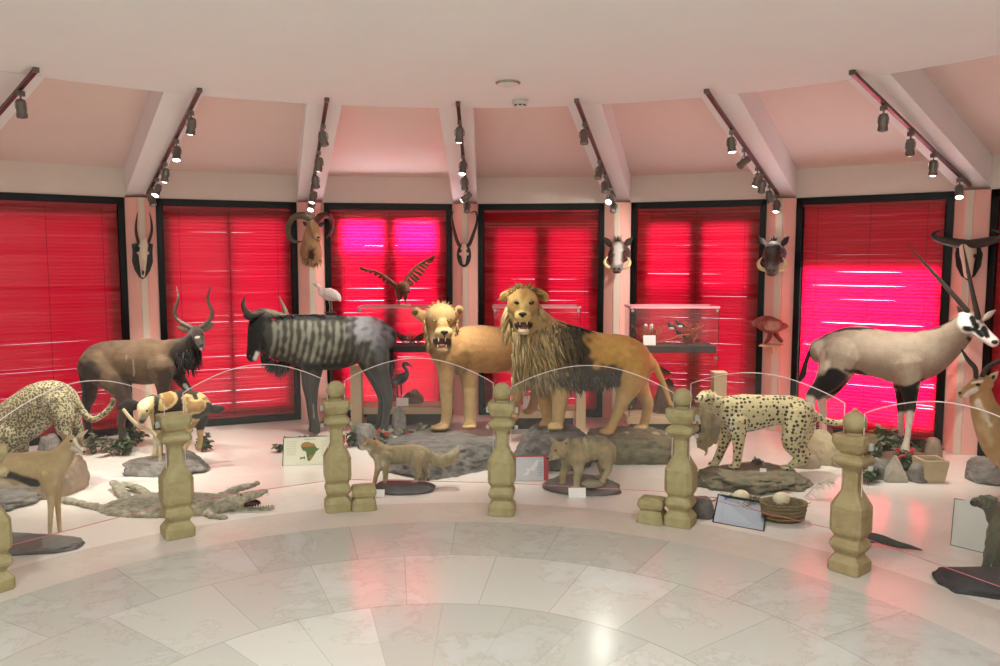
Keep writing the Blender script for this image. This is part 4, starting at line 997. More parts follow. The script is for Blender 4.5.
b.done(.0115, (172, 132, 86), [((172, 142, 94), [(436, 312), (446, 312)], 10, 9), ((192, 164, 112), [(442, 333), (448, 334)], 7, 5), ((222, 206, 172), [(443, 351)], 6, 4), ((214, 196, 158), [(431, 336), (440, 350)], 4, 5, .7), ((156, 118, 70), [(425, 326), (428, 344)], 4, 6, .6), ((150, 114, 70), [(457, 326), (455, 344)], 4, 6, .6), ((136, 102, 62), [(438, 352), (450, 362), (462, 362)], 11, 12, .8), ((110, 84, 54), [(466, 345), (468, 365)], 3, 8, .4), ((190, 148, 108), [(480, 370), (510, 368)], 8, 10, .7), ((184, 156, 106), [(446, 395), (446, 430)], 8, 8, .8), ((200, 172, 118), [(470, 395), (470, 430)], 8, 8, .8), ((120, 94, 62), [(412, 311)], 3, 3, .8), ((150, 116, 72), [(434, 305), (448, 304)], 3, 4, .6)], smooth=3)
cat_face(b, [(434.2, 321.2), (449, 320.6)], (444.4, 332), (442, 342.2, 8.4, 5.8), None, dict(eye=-.113, nose=-.205, mouth=-.135))
b.ells('ear_inside', [(416, 312.6, 3, 2.8, 1.5, .03)], mat('ear_shade_dark', (66, 50, 36), .9)); b.ells('ear_inside', [(459.2, 311, 2.6, 3, 1.5, .03)], mat('ear_shade', (90, 70, 48), .9))
rt = []; rn = random.Random(31)
for i in range(150):
    a = rn.uniform(-.3, pi + .3); x = 441 + 13 * math.cos(a); y = 318.5 - 12.5 * math.sin(a); rt.append((b.pt(x, y, .02 + rn.uniform(-.03, .06)), (math.cos(a) * .6, rn.uniform(-.2, .5), math.sin(a) * .7), rn.uniform(.03, .07), .008, .5, (168, 138, 88)))
for i in range(170):
    sx = rn.choice((-1, 1)); f = rn.random(); rt.append((b.pt(441 + sx * (16.5 - 5 * f), 320 + 28 * f, rn.uniform(-.05, .06)), (sx * .35, -.1, -1), rn.uniform(.05, .09), .010, .2, rn.choice(((158, 124, 78), (140, 108, 66), (170, 138, 90)))))
locks('ruff', rt, M_hair, b.root, 32)
# --- lion
b = Beast('lion', 'big maned male lion with open mouth, standing on rocks in the middle', 'animal', (580, 433), 7.3)
b.E(523, 303.5, 16, 16.5, 15, -.16).E(523, 314, 17, 13.5, 11, -.13).E(523, 316.6, 9.2, 6.4, 9, -.27).E(523.3, 308, 6, 9, 8, -.24).E(523.6, 331.2, 7.2, 4, 7, -.27).E(523.4, 325, 10.6, 8.5, 8, -.17)
b.T([(525, 312, 17, -.06), (534, 332, 25, -.02, 22), (546, 346, 31, .02, 26), (562, 353, 29.5, .04, 25), (584, 356, 26.5, .06, 22), (604, 357.5, 24.5, .08, 20), (622, 356.5, 22, .1, 19), (637, 360, 17.5, .12, 15), (645, 364, 11.5, .12, 10)], n=26)
b.E(538, 356, 22, 26, 18, -.04)
b.T([(560, 372, 17, -.1), (560, 392, 10, -.12), (559, 406, 7.6, -.12), (558, 420, 6.6, -.12)], n=14).E(555.5, 426.5, 8.5, 4.4, 10, -.17); toes(b, 555, 427.6, 7.6, -.26)
b.T([(541, 372, 16, .06), (544, 392, 9, .1), (546, 406, 7, .12), (548, 418, 6, .12)], n=14).E(547, 424, 8, 4, 10, .08); toes(b, 546, 425, 7, .0)
b.T([(631, 364, 20, .02), (629, 384, 14, -.02), (624, 397, 9, -.04), (620, 408, 6.6, -.04), (615, 420, 5.4, -.04), (611, 428, 5.2, -.04)], n=14).E(606.5, 432, 8, 3.8, 9, -.06)
b.T([(637, 364, 18, .2), (638, 382, 11, .24), (644, 395, 7.4, .26), (648, 404, 5.8, .26), (646, 416, 5, .26), (644, 424, 5, .26)], n=14).E(640, 428, 7.6, 3.6, 8, .24)
b.T([(509, 294, 5, -.1, 3), (504.5, 297, 5.6, -.1, 3.4), (502, 300, 3.6, -.1, 2.4)], n=10).T([(538, 293, 5, -.1, 3), (543.5, 296.5, 5.4, -.1, 3.4), (546.5, 300, 3.4, -.1, 2.4)], n=10)
DK = (82, 70, 56)
b.done(.0115, (196, 154, 88), [((206, 172, 108), [(523, 300), (523, 308)], 13, 8), ((216, 186, 112), [(523, 317)], 10, 5), ((206, 150, 74), [(511, 311)], 4, 6, .8), ((206, 150, 74), [(535, 311)], 4, 6, .8), ((150, 108, 58), [(516, 300), (512, 304)], 1.5, 3, .6), ((150, 108, 58), [(532, 300), (536, 304)], 1.5, 3, .6), ((170, 120, 66), [(523, 284), (523, 292)], 4, 6, .7), ((226, 210, 172), [(523.6, 332)], 6.5, 4), ((220, 202, 158), [(516, 322), (514, 330)], 3, 4, .7), ((170, 142, 96), [(506, 318), (510, 340), (530, 350)], 8, 8), ((170, 144, 100), [(540, 315), (548, 340), (550, 360)], 13, 12), (DK, [(578, 338), (584, 358), (580, 378)], 10, 9), (DK, [(560, 382), (590, 384), (614, 380)], 8, 7), (DK, [(585, 372), (615, 372)], 7, 7), ((112, 94, 70), [(565, 334), (566, 366)], 8, 12, .8), ((150, 124, 84), [(538, 365), (542, 384)], 14, 12, .9), ((218, 178, 104), [(605, 340), (625, 346)], 8, 12, .7), ((206, 174, 118), [(559, 398), (556, 428)], 9, 8, .9), ((206, 174, 118), [(622, 400), (610, 432)], 8, 8, .8), ((206, 174, 118), [(645, 402), (640, 430)], 7, 8, .8), ((140, 112, 64), [(505, 297), (502, 302)], 3.5, 3, .8), ((140, 112, 64), [(544, 297)], 3, 3, .7)], smooth=3)
cat_face(b, [(516.6, 303.2), (531.6, 303.4)], (522.6, 314), (523.4, 325.4, 8.6, 4.8), None, dict(eye=-.282, nose=-.345, mouth=-.275), 1.05, M_eye)
rt = []; rn = random.Random(41)
def mane_col(x, y):
    if x > 572: return (84, 72, 58)
    if x > 556: return (118, 100, 74)
    return rn.choice(((180, 156, 112), (164, 138, 98), (150, 130, 94), (190, 166, 120)))
for i in range(170):      # crown and ears
    a = rn.uniform(.15, pi - .15); x = 524 + 14 * math.cos(a); y = 301 - 13 * math.sin(a)
    rt.append((b.pt(x, y, -.14 + rn.uniform(-.07, .1)), (math.cos(a) * .6, rn.uniform(.0, .9), math.sin(a) * .6), rn.uniform(.05, .085), .011, .9, rn.choice(((150, 120, 66), (126, 96, 54), (176, 142, 80)))))
for i in range(260):      # either side of the face
    sx = rn.choice((-1, 1, 1)); f = rn.random()
    rt.append((b.pt(523.5 + sx * (16.5 - 4 * f), 305 + 30 * f, -.14 + rn.uniform(-.05, .06)), (sx * .5, .1, -1), rn.uniform(.10, .2), .012, .3, rn.choice(((186, 156, 104), (204, 176, 124), (166, 136, 88)))))
for i in range(760):      # neck, shoulders and chest
    f = rn.random(); g = rn.random()
    x = 512 + 68 * f; top = 318 + 10 * max(0, (x - 530)) / 50; y = top + (382 - top) * g
    t_ = (x - 546) / 40; dd = -.04 - .21 * math.sqrt(max(.02, 1 - t_ * t_ * .7)) * math.sqrt(max(.05, 1 - (2 * g - 1) ** 2 * .8))
    rt.append((b.pt(x, y, dd), (rn.uniform(.1, .6) * (1 if x > 530 else .2), rn.uniform(-.5, .0), -1), rn.uniform(.10, .2), .013, .25, mane_col(x + rn.uniform(-6, 6), y)))
for i in range(120):      # far edge of the mane against the back
    f = rn.random(); x = 540 + 40 * f; y = 318 + 11 * f; rt.append((b.pt(x, y, rn.uniform(-.06, .16)), (1, rn.uniform(-.4, .2), .12), rn.uniform(.1, .18), .012, .8, mane_col(x + 8, y)))
for i in range(260):      # dark belly fringe
    f = rn.random(); x = 556 + 62 * f; rt.append((b.pt(x, 374 + 7 * math.sin(f * 3) + rn.uniform(-5, 4), rn.uniform(-.15, .12)), (rn.uniform(-.2, .5), rn.uniform(-.2, .1), -1), rn.uniform(.06, .12), .011, .3, (80, 68, 54)))
locks('mane', rt, M_hair, b.root, 42)
b.tubes('tail', [[(645, 355, 4, .12), (653, 362, 3.8, .12), (659, 374, 3.2, .1), (665, 388, 2.6, .08), (669, 400, 2.2, .07), (672, 408, 2, .06)], ], mat('tawny_fur', (196, 158, 96), .85, var=.1, bump=.3))
rt = [(b.pt(671 + rn.uniform(-1, 1), 405 + rn.uniform(-1, 3), .06 + rn.uniform(-.01, .01)), (.25, 0, -1), rn.uniform(.05, .09), .009, .1, (86, 66, 44)) for i in range(30)]
locks('tail_tuft', rt, M_hair, b.root, 43)
# --- cheetah
M_cheetah = spotted('cheetah_fur', 30, .34, .41, (62, 50, 36), rnd=.6)
b = Beast('cheetah', 'spotted cheetah holding a limp hare in its mouth, on a rocky base', 'animal', (755, 466), 6.55)
b.T([(713, 402, 8, -.05), (719, 405.5, 10.5, 0, 9), (728, 409.5, 15.5, 0, 12), (741, 413, 19.5, 0, 14), (758, 412, 18, 0, 13.5), (776, 410, 15.5, 0, 12), (792, 411, 15.5, 0, 12), (804, 414, 13, 0, 10), (811, 417, 8, 0, 7)], n=24)
b.E(706, 397.5, 8.6, 7.6, 8, -.09).E(699.5, 400, 5.2, 4.4, 5.5, -.13).E(702, 398, 6, 5, 5.5, -.12)
b.T([(737, 422, 12, -.05), (738.5, 437, 7.4, -.08), (738, 450, 5.2, -.08), (737, 462, 4.6, -.08)], n=12).E(734, 466.3, 6, 2.8, 6, -.1)
b.T([(731, 420, 11, .05), (727, 434, 7, .08), (722, 448, 5, .08), (717, 460, 4.4, .08)], n=12).E(713.5, 464, 6, 2.8, 6, .06)
b.T([(798, 414, 15.5, -.04), (794, 430, 12, -.08), (790, 443, 8.5, -.08), (796, 452, 6, -.08), (799, 458, 5, -.08), (792, 465, 4.2, -.08)], n=12).E(786, 467.5, 6.4, 2.8, 6, -.09)
b.T([(803, 416, 14, .06), (803, 432, 10, .1), (800, 445, 7, .1), (806, 454, 5, .1), (801, 463, 4.2, .1)], n=12).E(796, 465, 6, 2.6, 6, .08)
b.T([(811, 411, 4, .02), (818, 417, 3.8, .04), (827, 421, 3.4, .06), (838, 423, 3.2, .08), (850, 420, 3.0, .1), (858, 415, 2.2, .1)], n=10)
b.E(709.5, 391.3, 2.6, 2.2, 1.6, -.06).E(714, 393, 2.4, 2.2, 1.6, -.0)
b.done(.0085, (204, 190, 146), [((212, 198, 152), [(720, 396), (760, 396), (800, 398)], 6, 10, .6), ((224, 214, 186), [(745, 431), (775, 426)], 4, 5, .8), ((222, 212, 172), [(700, 401), (704, 395)], 5, 5, .8), ((226, 218, 194), [(728, 420), (734, 430)], 5, 7, .6), ((52, 40, 30), [(702.5, 397), (700.5, 402)], .7, .8)], m=M_cheetah, smooth=3, nospot=[([(699, 400), (703, 395)], 4.5, 3)])
b.ells('eye', [(702.3, 395.6, 1.2, .8, 1, -.165), ], M_eye); b.ells('eye', [(708, 394.8, 1.1, .7, 1, -.175)], M_eye)
b.ells('nose', [(696.5, 398.4, 1.9, 1.4, 2, -.175)], M_nose)
b.ells('mouth_line', [(699.5, 403, 3.6, .8, 2, -.17)], M_nose)
h = Beast('hare', 'grey brown hare hanging limp from the cheetah jaws', 'animal', (706, 448), 6.37)
h.T([(700, 403, 2.6, 0), (704, 408, 6, 0, 5), (709, 418, 9, 0, 7), (711, 430, 9.5, 0, 7.5), (708, 440, 7.5, 0, 6), (703, 446, 4.5, 0, 4)], n=16)
h.T([(702, 437, 4.5, -.02), (699.5, 443, 3.6, -.03), (698.8, 446, 2, -.03)], n=10)
h.T([(715, 424, 4, .0), (717, 434, 2.4, .0), (715.5, 443, 1.6, .0)], n=8).T([(700, 412, 3.2, -.03), (697.5, 421, 1.8, -.04), (698, 429, 1.3, -.04)], n=8)
h.T([(705, 446, 2.4, -.01), (706.5, 452, 1.4, -.01), (705, 455, .9, -.01)], n=8)
h.done(.007, (138, 122, 92), [((168, 152, 118), [(704, 412), (703, 432)], 3, 6, .7), ((108, 94, 72), [(713, 420), (713, 434)], 4, 6, .6)], m=M_hair, smooth=2, rough=.008, rfreq=40)
h.ells('eye', [(700.5, 441.5, .9, .8, .8, -.058)], M_eye)
# --- leopard
M_leopard = spotted('leopard_fur', 60, .44, .56, (78, 68, 52), ring=.24, rnd=.85)
b = Beast('leopard', 'spotted leopard with curled tail, crouching at the left edge behind the gazelle', 'animal', (40, 452), 6.3)
b.T([(-26, 446, 17, -.05), (-6, 438, 22, -.02, 17), (10, 427, 23.5, 0, 17), (26, 415, 24, 0, 17), (42, 404, 23, 0, 16), (56, 398, 18.5, 0, 14), (66, 399, 13, 0, 11), (71, 403, 8, 0, 8)], n=24)
b.T([(58, 404, 15, -.06), (64, 418, 10, -.1), (63, 428, 7.5, -.1), (68, 438, 5.4, -.1), (66, 450, 4.6, -.1)], n=12).E(63, 455, 6, 3, 6, -.12)
b.T([(64, 402, 12, .06), (73, 412, 7.5, .1), (76, 422, 5.6, .1), (79, 432, 4.8, .1), (78, 444, 4.2, .1)], n=12).E(75, 450, 6, 3, 6, .08)
b.T([(8, 436, 15, -.08), (6, 454, 9, -.1), (4, 468, 6, -.1), (3, 480, 5, -.1)], n=12).E(0, 484, 6.5, 3, 6, -.12)
b.T([(14, 436, 14, .06), (20, 454, 8, .1), (20, 466, 5.6, .1), (19, 476, 4.8, .1)], n=12).E(16, 480, 6, 3, 6, .08)
b.T([(72, 393, 4.2, .02), (77, 402, 4, .02), (83, 412, 3.7, .02), (92, 419.5, 3.4, .02), (101, 416, 3.2, .02), (109, 409, 3, .02), (113.5, 402, 2.8, .02), (112.5, 399.5, 2.2, .02)], n=10)
b.E(-36, 446, 12, 11, 11, -.06).E(-46, 450, 7, 6, 7, -.08)
b.done(.009, (178, 166, 128), [((204, 192, 152), [(36, 384), (56, 380)], 5, 10, .5), ((206, 196, 170), [(20, 438), (45, 426)], 6, 8, .6), ((60, 48, 38), [(112, 404), (113, 398)], 3, 3, .8), ((206, 196, 172), [(62, 420), (64, 436)], 5, 6, .5)], m=M_leopard, smooth=3)
# ================================================================ dogs, crocodile, baboon
# --- African wild dog
def dogcoat(W, px, py, c):
    out = c.copy()
    for i, v in enumerate(W):
        if px[i] > 154 and py[i] < 430:
            n1 = noise.noise(V3(v) * 9 + V3((3, 1, 7))); n2 = noise.noise(V3(v) * 8 + V3((13, 4, 2)))
            if n1 > -.02: out[i] = lin((46, 39, 32))
            elif n2 > .2: out[i] = lin((206, 178, 118))
            elif n1 < -.22: out[i] = lin((150, 112, 66))
    return out
b = Beast('wild_dog', 'blotchy yellow and black wild dog standing on a grey rock behind a stone post', 'animal', (172, 456), 6.85)
b.T([(157, 407, 11, -.03), (165, 405, 12.5, 0), (176, 403.5, 13.5, 0, 10), (188, 403, 13, 0, 10), (198, 404, 12, 0, 9), (205, 408, 8, 0, 7)], n=20)
b.T([(158, 404, 9, -.05), (151, 405, 9, -.1), (145, 408, 8.5, -.14, 7.5)], n=14).T([(145, 409, 7.6, -.17, 7), (143, 415, 5.4, -.21, 5), (142, 420.5, 3.6, -.24, 3.6)], n=12)
for d, dx in ((-.07, 0), (.07, 5)): b.T([(158 + dx, 412, 9, d * .6), (157 + dx, 424, 5.4, d), (156 + dx, 436, 3.2, d), (155.5 + dx, 448, 2.7, d), (154.5 + dx, 455, 3.4, d)], n=10)
b.T([(197, 408, 10, -.05), (192, 420, 6.5, -.07), (188, 430, 4, -.07), (188, 440, 2.8, -.07), (185, 448, 3.3, -.07)], n=10)
b.T([(201, 408, 9, .05), (202, 420, 6, .07), (200, 430, 3.8, .07), (200.5, 440, 2.7, .07), (198, 447, 3.3, .07)], n=10)
b.T([(205, 402, 3.2, .02), (210, 407.5, 4, .03), (216, 409.5, 4.4, .04), (222, 408.5, 3, .05)], n=10)
b.done(.0095, (186, 160, 110), [((214, 200, 160), [(140, 405), (148, 402)], 6, 5), ((96, 88, 78), [(143, 415), (142, 421)], 4, 4), ((214, 200, 168), [(156, 440), (155, 458)], 5, 5, .7), ((220, 208, 180), [(218, 409), (224, 408)], 3.5, 3), ((186, 150, 96), [(200, 430), (198, 448)], 4, 5, .7)], smooth=3, fn=dogcoat)
b.tubes('ear', [[(139, 405.5, 3.4, -.13, 2), (130, 405, 6.4, -.1, 2), (120, 407, 3, -.08, 1.4), (116.5, 408.5, 1, -.07, 1)]], mat('black_ear', (40, 35, 32), .85), n=12)
b.tubes('ear', [[(150, 402, 3.2, -.12, 2), (153, 399, 5, -.07, 2), (157, 396, 1.4, -.04, 1)]], mat('black_ear2', (46, 40, 35), .85), n=12)
b.ells('eye', [(141.3, 410.5, 1.1, .9, 1, -.222), (147, 410.8, 1.1, .9, 1, -.222)], M_eye)
b.ells('nose', [(142, 420.8, 2.3, 1.9, 2, -.262)], M_nose)
# --- fox
b = Beast('fox', 'grey tan fox with bushy tail, standing on an oval base before the rock', 'animal', (400, 488), 6.25)
b.T([(374, 447, 8, -.03), (379, 452, 9, 0, 8), (390, 455, 9.6, 0, 8), (404, 454.5, 9.8, 0, 8), (417, 454.5, 10.2, 0, 8), (426, 456, 7.6, 0, 6)], n=18)
b.E(371, 445, 6.6, 6.2, 6.5, -.07).T([(367, 446.5, 4.2, -.1), (362, 447.5, 2.8, -.13), (359.5, 447.8, 1.9, -.145)], n=12)
b.T([(380, 458, 7, -.03), (378.5, 467, 4, -.05), (376, 476, 2.6, -.05), (374.5, 483, 2.4, -.05)], n=10).E(373, 486, 3.6, 2, 3.6, -.06)
b.T([(385, 458, 7, -.06), (385.5, 468, 4, -.09), (385.5, 478, 2.7, -.09), (385.5, 485, 2.5, -.09)], n=10).E(384.5, 488, 3.6, 2, 3.6, -.1)
b.T([(419, 458, 8.5, -.04), (416.5, 466, 5.5, -.06), (418.5, 473, 3.2, -.06), (416, 480, 2.5, -.06)], n=10).E(414.5, 483, 3.6, 2, 3.6, -.07)
b.T([(424, 458, 7.5, .05), (423, 466, 5, .07), (426, 473, 3, .07), (424, 479, 2.4, .07)], n=10).E(423, 482, 3.6, 2, 3.4, .06)
b.T([(426, 453, 4, .02), (434, 459, 6, .03), (443, 461, 6.6, .05), (451, 457.5, 6.4, .07), (456, 452, 4.8, .08), (458, 448, 2, .09)], n=14)
b.T([(366.5, 440.5, 3, -.05, 2), (365.2, 436.5, 1.6, -.05, 1.2), (364.8, 434.5, .5, -.05, .5)], n=8).T([(373.5, 441, 3, -.03, 2), (375, 437.5, 2, -.03, 1.4), (375.5, 435, .5, -.03, .5)], n=8)
b.done(.0068, (166, 148, 112), [((168, 140, 96), [(395, 445), (412, 444)], 4, 6, .8), ((150, 136, 104), [(388, 458), (410, 458)], 5, 8, .7), ((216, 206, 182), [(363, 449), (369, 450)], 2.4, 2.4), ((206, 196, 170), [(376, 458), (380, 464)], 3, 5, .7), ((186, 176, 150), [(454, 452), (458, 448)], 4, 5, .8), ((176, 136, 84), [(368, 441), (374, 442)], 3, 4, .8), ((150, 128, 92), [(386, 470), (386, 488)], 3, 4, .6)], smooth=2, m=M_hair, rough=.004, rfreq=45)
b.ells('eye', [(367.5, 444, .9, .7, .8, -.118)], M_eye); b.ells('nose', [(358.6, 447.4, 1.1, 1, 1.1, -.152)], M_nose)
b.ells('ear_inside', [(374.3, 439.5, 1.3, 2.2, .8, -.052)], M_nose)
c = FL(403, 491); bm = rock_bm(V3((c.x, c.y + .02, 0)), (.25, .15, .085), 21, 4, .1, .4); tag(obj('oval_base', bm, mat('dark_resin', (92, 86, 84), .55, var=.15, bump=.3, bscale=20), None, True), 'dark oval base under the fox', 'base')
bm = BM(); a = FL(379, 497); box(bm, a + V3((0, 0, .03)), (.085, .006, .055), rx=-.35); tag(obj('label_card', bm, M_card), 'small white label leaning at the front of the fox base', 'label')
# --- jackal cub
b = Beast('jackal', 'stocky grey jackal with lowered head, standing on a dark slab beside the red bordered sign', 'animal', (585, 488), 6.18)
b.T([(564, 451, 9.5, -.06), (571, 451.5, 12.5, -.02, 9), (580, 450.5, 14, 0, 9.5), (592, 448, 13, 0, 9), (602, 447, 11.5, 0, 9), (609, 452, 8.5, 0, 7)], n=20)
b.E(559, 450.5, 9, 8.6, 8.5, -.12).T([(556, 453.5, 5.2, -.16), (551.5, 457, 3.6, -.21), (548.5, 459, 2.5, -.24)], n=12)
b.T([(569, 459, 8, -.02), (566, 468, 5, .0), (562.5, 475, 3.6, -.02), (563.5, 481, 3.4, -.02)], n=10).E(562, 484, 4.6, 2.4, 4.4, -.03)
b.T([(578, 460, 9, -.08), (578.5, 470, 5.6, -.1), (577, 479, 3.9, -.1), (576.5, 485, 3.6, -.1)], n=10).E(575, 488, 4.8, 2.4, 4.6, -.12)
b.T([(605, 453, 10, -.05), (606, 463, 6.2, -.07), (608, 470, 4, -.07), (604.5, 477, 3.2, -.07)], n=10).E(602, 481.5, 4.6, 2.3, 4.4, -.08)
b.T([(606, 454, 9, .06), (602, 464, 5.6, .09), (603, 472, 3.6, .09)], n=10).E(599, 477, 4.4, 2.3, 4.2, .07)
b.T([(609, 447, 3.6, .03), (612.5, 452, 3.6, .05), (613, 460, 2.8, .05), (611, 466, 1.6, .05)], n=8)
b.T([(556, 444, 3.4, -.1, 2), (552, 439.5, 2.6, -.1, 1.3), (550, 435.5, .6, -.1, .5)], n=8).T([(563, 445.5, 3.6, -.1, 2), (567, 441.5, 3.2, -.08, 1.5), (570, 437.5, .8, -.07, .6)], n=8)
b.done(.0072, (164, 146, 108), [((112, 100, 80), [(572, 438), (590, 436), (604, 438)], 5, 8, .8), ((180, 160, 122), [(578, 458), (596, 458)], 5, 8, .7), ((190, 174, 138), [(577, 470), (576, 488)], 4, 5, .7), ((190, 174, 138), [(606, 462), (603, 480)], 4, 6, .6), ((200, 184, 146), [(556, 458), (552, 461)], 2.4, 2.4), ((170, 144, 98), [(558, 446), (560, 450)], 4, 5, .6), ((196, 184, 156), [(585, 440), (587, 448)], 1.6, 2, .6)], smooth=2, m=M_hair, rough=.007, rfreq=40)
b.ells('eye', [(556, 451, 1.4, 1.1, 1.1, -.178)], M_eye); b.ells('eye', [(551.5, 451.5, .8, 1, .9, -.17)], M_eye)
b.ells('nose', [(547.6, 458.4, 1.4, 1.3, 1.4, -.262)], M_nose); b.ells('ear_inside', [(565.5, 443.8, 1.6, 1.9, .8, -.093)], M_nose)
c = FL(585, 489); bm = rock_bm(V3((c.x, c.y + .02, 0)), (.31, .24, .1), 24, 4, .13, .4); tag(obj('slab_base', bm, mat('dark_slab', (112, 102, 96), .7, var=.15, bump=.4, bscale=20), None, True), 'dark angular slab under the grey jackal', 'base')
c = FL(592, 486, .07); tag(obj('stone', rock_bm(V3((c.x, c.y, .075)), (.085, .06, .05), 25, 3, .1, .3), mat('pale_stone', (150, 144, 116), .8, var=.1, bump=.3), None, True), 'flat pale stone on the slab between the jackal legs', 'stone')
bm = BM(); a = FL(577, 497); box(bm, a + V3((0, -.01, .035)), (.13, .006, .075), rx=-.4); tag(obj('label_card', bm, M_card), 'white label leaning at the front of the jackal slab', 'label')
# --- crocodile
def croc(W, px, py, c):
    k = np.array([noise.fractal(V3(v) * 26, .8, 2, 3) for v in W]); f = np.clip(.5 + k * .8, 0, 1)[:, None]
    return c * (.62 + .6 * f)
b = Beast('crocodile', 'grey green crocodile hide with open jaws, spread flat on the pale floor', 'animal', (175, 515), 5.72)
b.T([(56, 524, 1.6, -.14, 4), (75, 522, 3, -.1, 7), (95, 516.5, 5, -.04, 12), (115, 510, 9, .0, 26), (140, 507.5, 11, .02, 34), (165, 506.5, 11.5, .02, 36), (190, 506.5, 11, .0, 32), (210, 505.5, 10, -.02, 24), (228, 503.5, 8.5, -.02, 15), (240, 502, 7.5, -.02, 12)], n=20)
b.T([(240, 500.5, 5.6, -.02, 11), (250, 497, 4.2, -.02, 8.5), (258, 494, 3.2, -.02, 7), (265, 491.5, 2.8, -.02, 6)], n=14)
b.T([(236, 507.5, 4, -.02, 10), (250, 508.6, 2.6, -.02, 8), (262, 508.6, 2, -.02, 6.5), (272, 507.5, 1.8, -.02, 5.5)], n=14)
b.T([(128, 502, 5, .15), (122, 493, 4, .3, 6), (117, 486, 3, .42, 5), (113, 482, 2, .5, 4)], n=10).T([(150, 499, 5, .16), (140, 489, 3.4, .36, 5), (124, 484, 2.4, .46, 4)], n=10)
b.T([(222, 497, 5, .12), (234, 490, 3.8, .3, 5), (248, 486.5, 3, .4, 4), (258, 483.5, 2.4, .46, 4)], n=10)
b.T([(110, 510, 5, -.08), (92, 507, 4, .0, 5), (76, 503, 3.4, .1, 5), (66, 500.5, 4, .14, 6)], n=10).T([(72, 502, 3, .1, 5), (62, 498.5, 2, .16, 3)], n=8)
b.T([(205, 513, 5, -.14), (215, 516.5, 3.4, -.22, 5), (226, 517.5, 2.4, -.24, 4)], n=10)
b.E(240, 495.5, 3, 2.4, 2.6, -.05)
b.done(.0085, (150, 144, 124), [((196, 188, 164), [(120, 513), (170, 515), (215, 512)], 3, 5, .7), ((116, 110, 90), [(110, 504), (165, 499), (215, 498)], 5, 6, .7), ((152, 148, 120), [(126, 486), (150, 494)], 4, 5, .6), ((164, 156, 130), [(236, 502), (245, 504)], 4, 5, .6)], m=M_hide, smooth=2, fn=croc, rough=.01, rfreq=34)
b.ells('mouth', [(250, 503, 11, 4.2, 6, -.02)], M_mouth); b.ells('eye', [(241, 494.8, 1, .9, .9, -.066)], M_amber)
bm = BM()
for i in range(9):
    x = 247 + i * 2.6; up = b.pt(x, 499.2 - i * .75, -.055 + i * .001); k = b.sc()
    tube(bm, [(*up, .9 * k), (*(up - V3((0, 0, 3 * k))), .2 * k)], n=5, k=1)
    lo = b.pt(x + 2, 506.8, -.05); tube(bm, [(*lo, .8 * k), (*(lo + V3((0, 0, 2.6 * k))), .2 * k)], n=5, k=1)
obj('teeth', bm, M_tooth, b.root)
# --- baboon at the lower right
b = Beast('baboon', 'dark olive baboon on all fours at the lower right edge', 'animal', (990, 575), 4.52)
b.T([(1060, 520, 15, .05), (1040, 518, 20, .02, 16), (1018, 520, 20, 0, 15), (1002, 517, 15, -.02, 11), (994, 509, 10, -.04, 8)], n=18)
b.E(989, 503, 9, 8.5, 8, -.06).T([(984, 503, 6, -.09), (977, 502, 4.6, -.11), (973.5, 502.5, 3.4, -.12)], n=12).E(985, 498.5, 5.5, 3, 5, -.1)
b.T([(1000, 522, 10, -.06), (993, 538, 6.6, -.08), (989, 555, 5, -.08), (985, 570, 4.2, -.08)], n=12).E(982, 576, 6.5, 2.8, 5, -.1)
b.T([(1004, 522, 10, .06), (1003, 540, 6.4, .08), (999, 556, 5, .08), (996, 570, 4, .08)], n=12).E(993, 575, 6, 2.6, 5, .06)
b.T([(1046, 524, 14, -.06), (1042, 545, 8, -.08), (1048, 560, 5, -.08), (1044, 574, 4.4, -.08)], n=12).E(1040, 578, 7, 2.8, 5, -.1)
b.T([(1052, 524, 13, .06), (1052, 545, 8, .08), (1057, 558, 5, .08), (1054, 572, 4.4, .08)], n=12)
b.done(.0075, (92, 86, 64), [((52, 48, 42), [(977, 503), (973, 503)], 5, 4, .9), ((62, 58, 48), [(990, 555), (984, 576)], 6, 8, .6)], m=M_hair, smooth=2, rough=.008, rfreq=34)
b.ells('eye', [(981.5, 499.8, 1.2, 1, 1, -.148)], M_eye); b.ells('nose', [(972, 501.5, 1.5, 1.6, 1.6, -.135)], M_nose)
b.ells('ear', [(994, 502, 2, 3, 1.2, -.115)], mat('bare_ear', (70, 60, 52), .7))
c = FL(1000, 592); bm = rock_bm(V3((c.x + .05, c.y + .06, 0)), (.34, .24, .1), 31, 4, .2, .3); tag(obj('rough_base', bm, mat('dark_rock_base', (62, 58, 58), .7, var=.2, bump=.5, bscale=18), None, True), 'dark rough base under the baboon at the lower right', 'base')
a, bb = FL(951, 545), FL(1012, 560); tl, tr = P(955, 499, 5.28), P(1014, 503, 5.05)
t, uv = panel('leaning_panel', 'white leaning panel behind the baboon at the right edge', 'sign', (a, bb, tr, tl), mat('off_white_panel', (206, 208, 198), .5), M_green, fr=.004)
bm = BM(); lines(bm, uv, .1, .5, [.15 + .08 * i for i in range(3)], .012, 6); obj('lettering', bm, M_text, t)
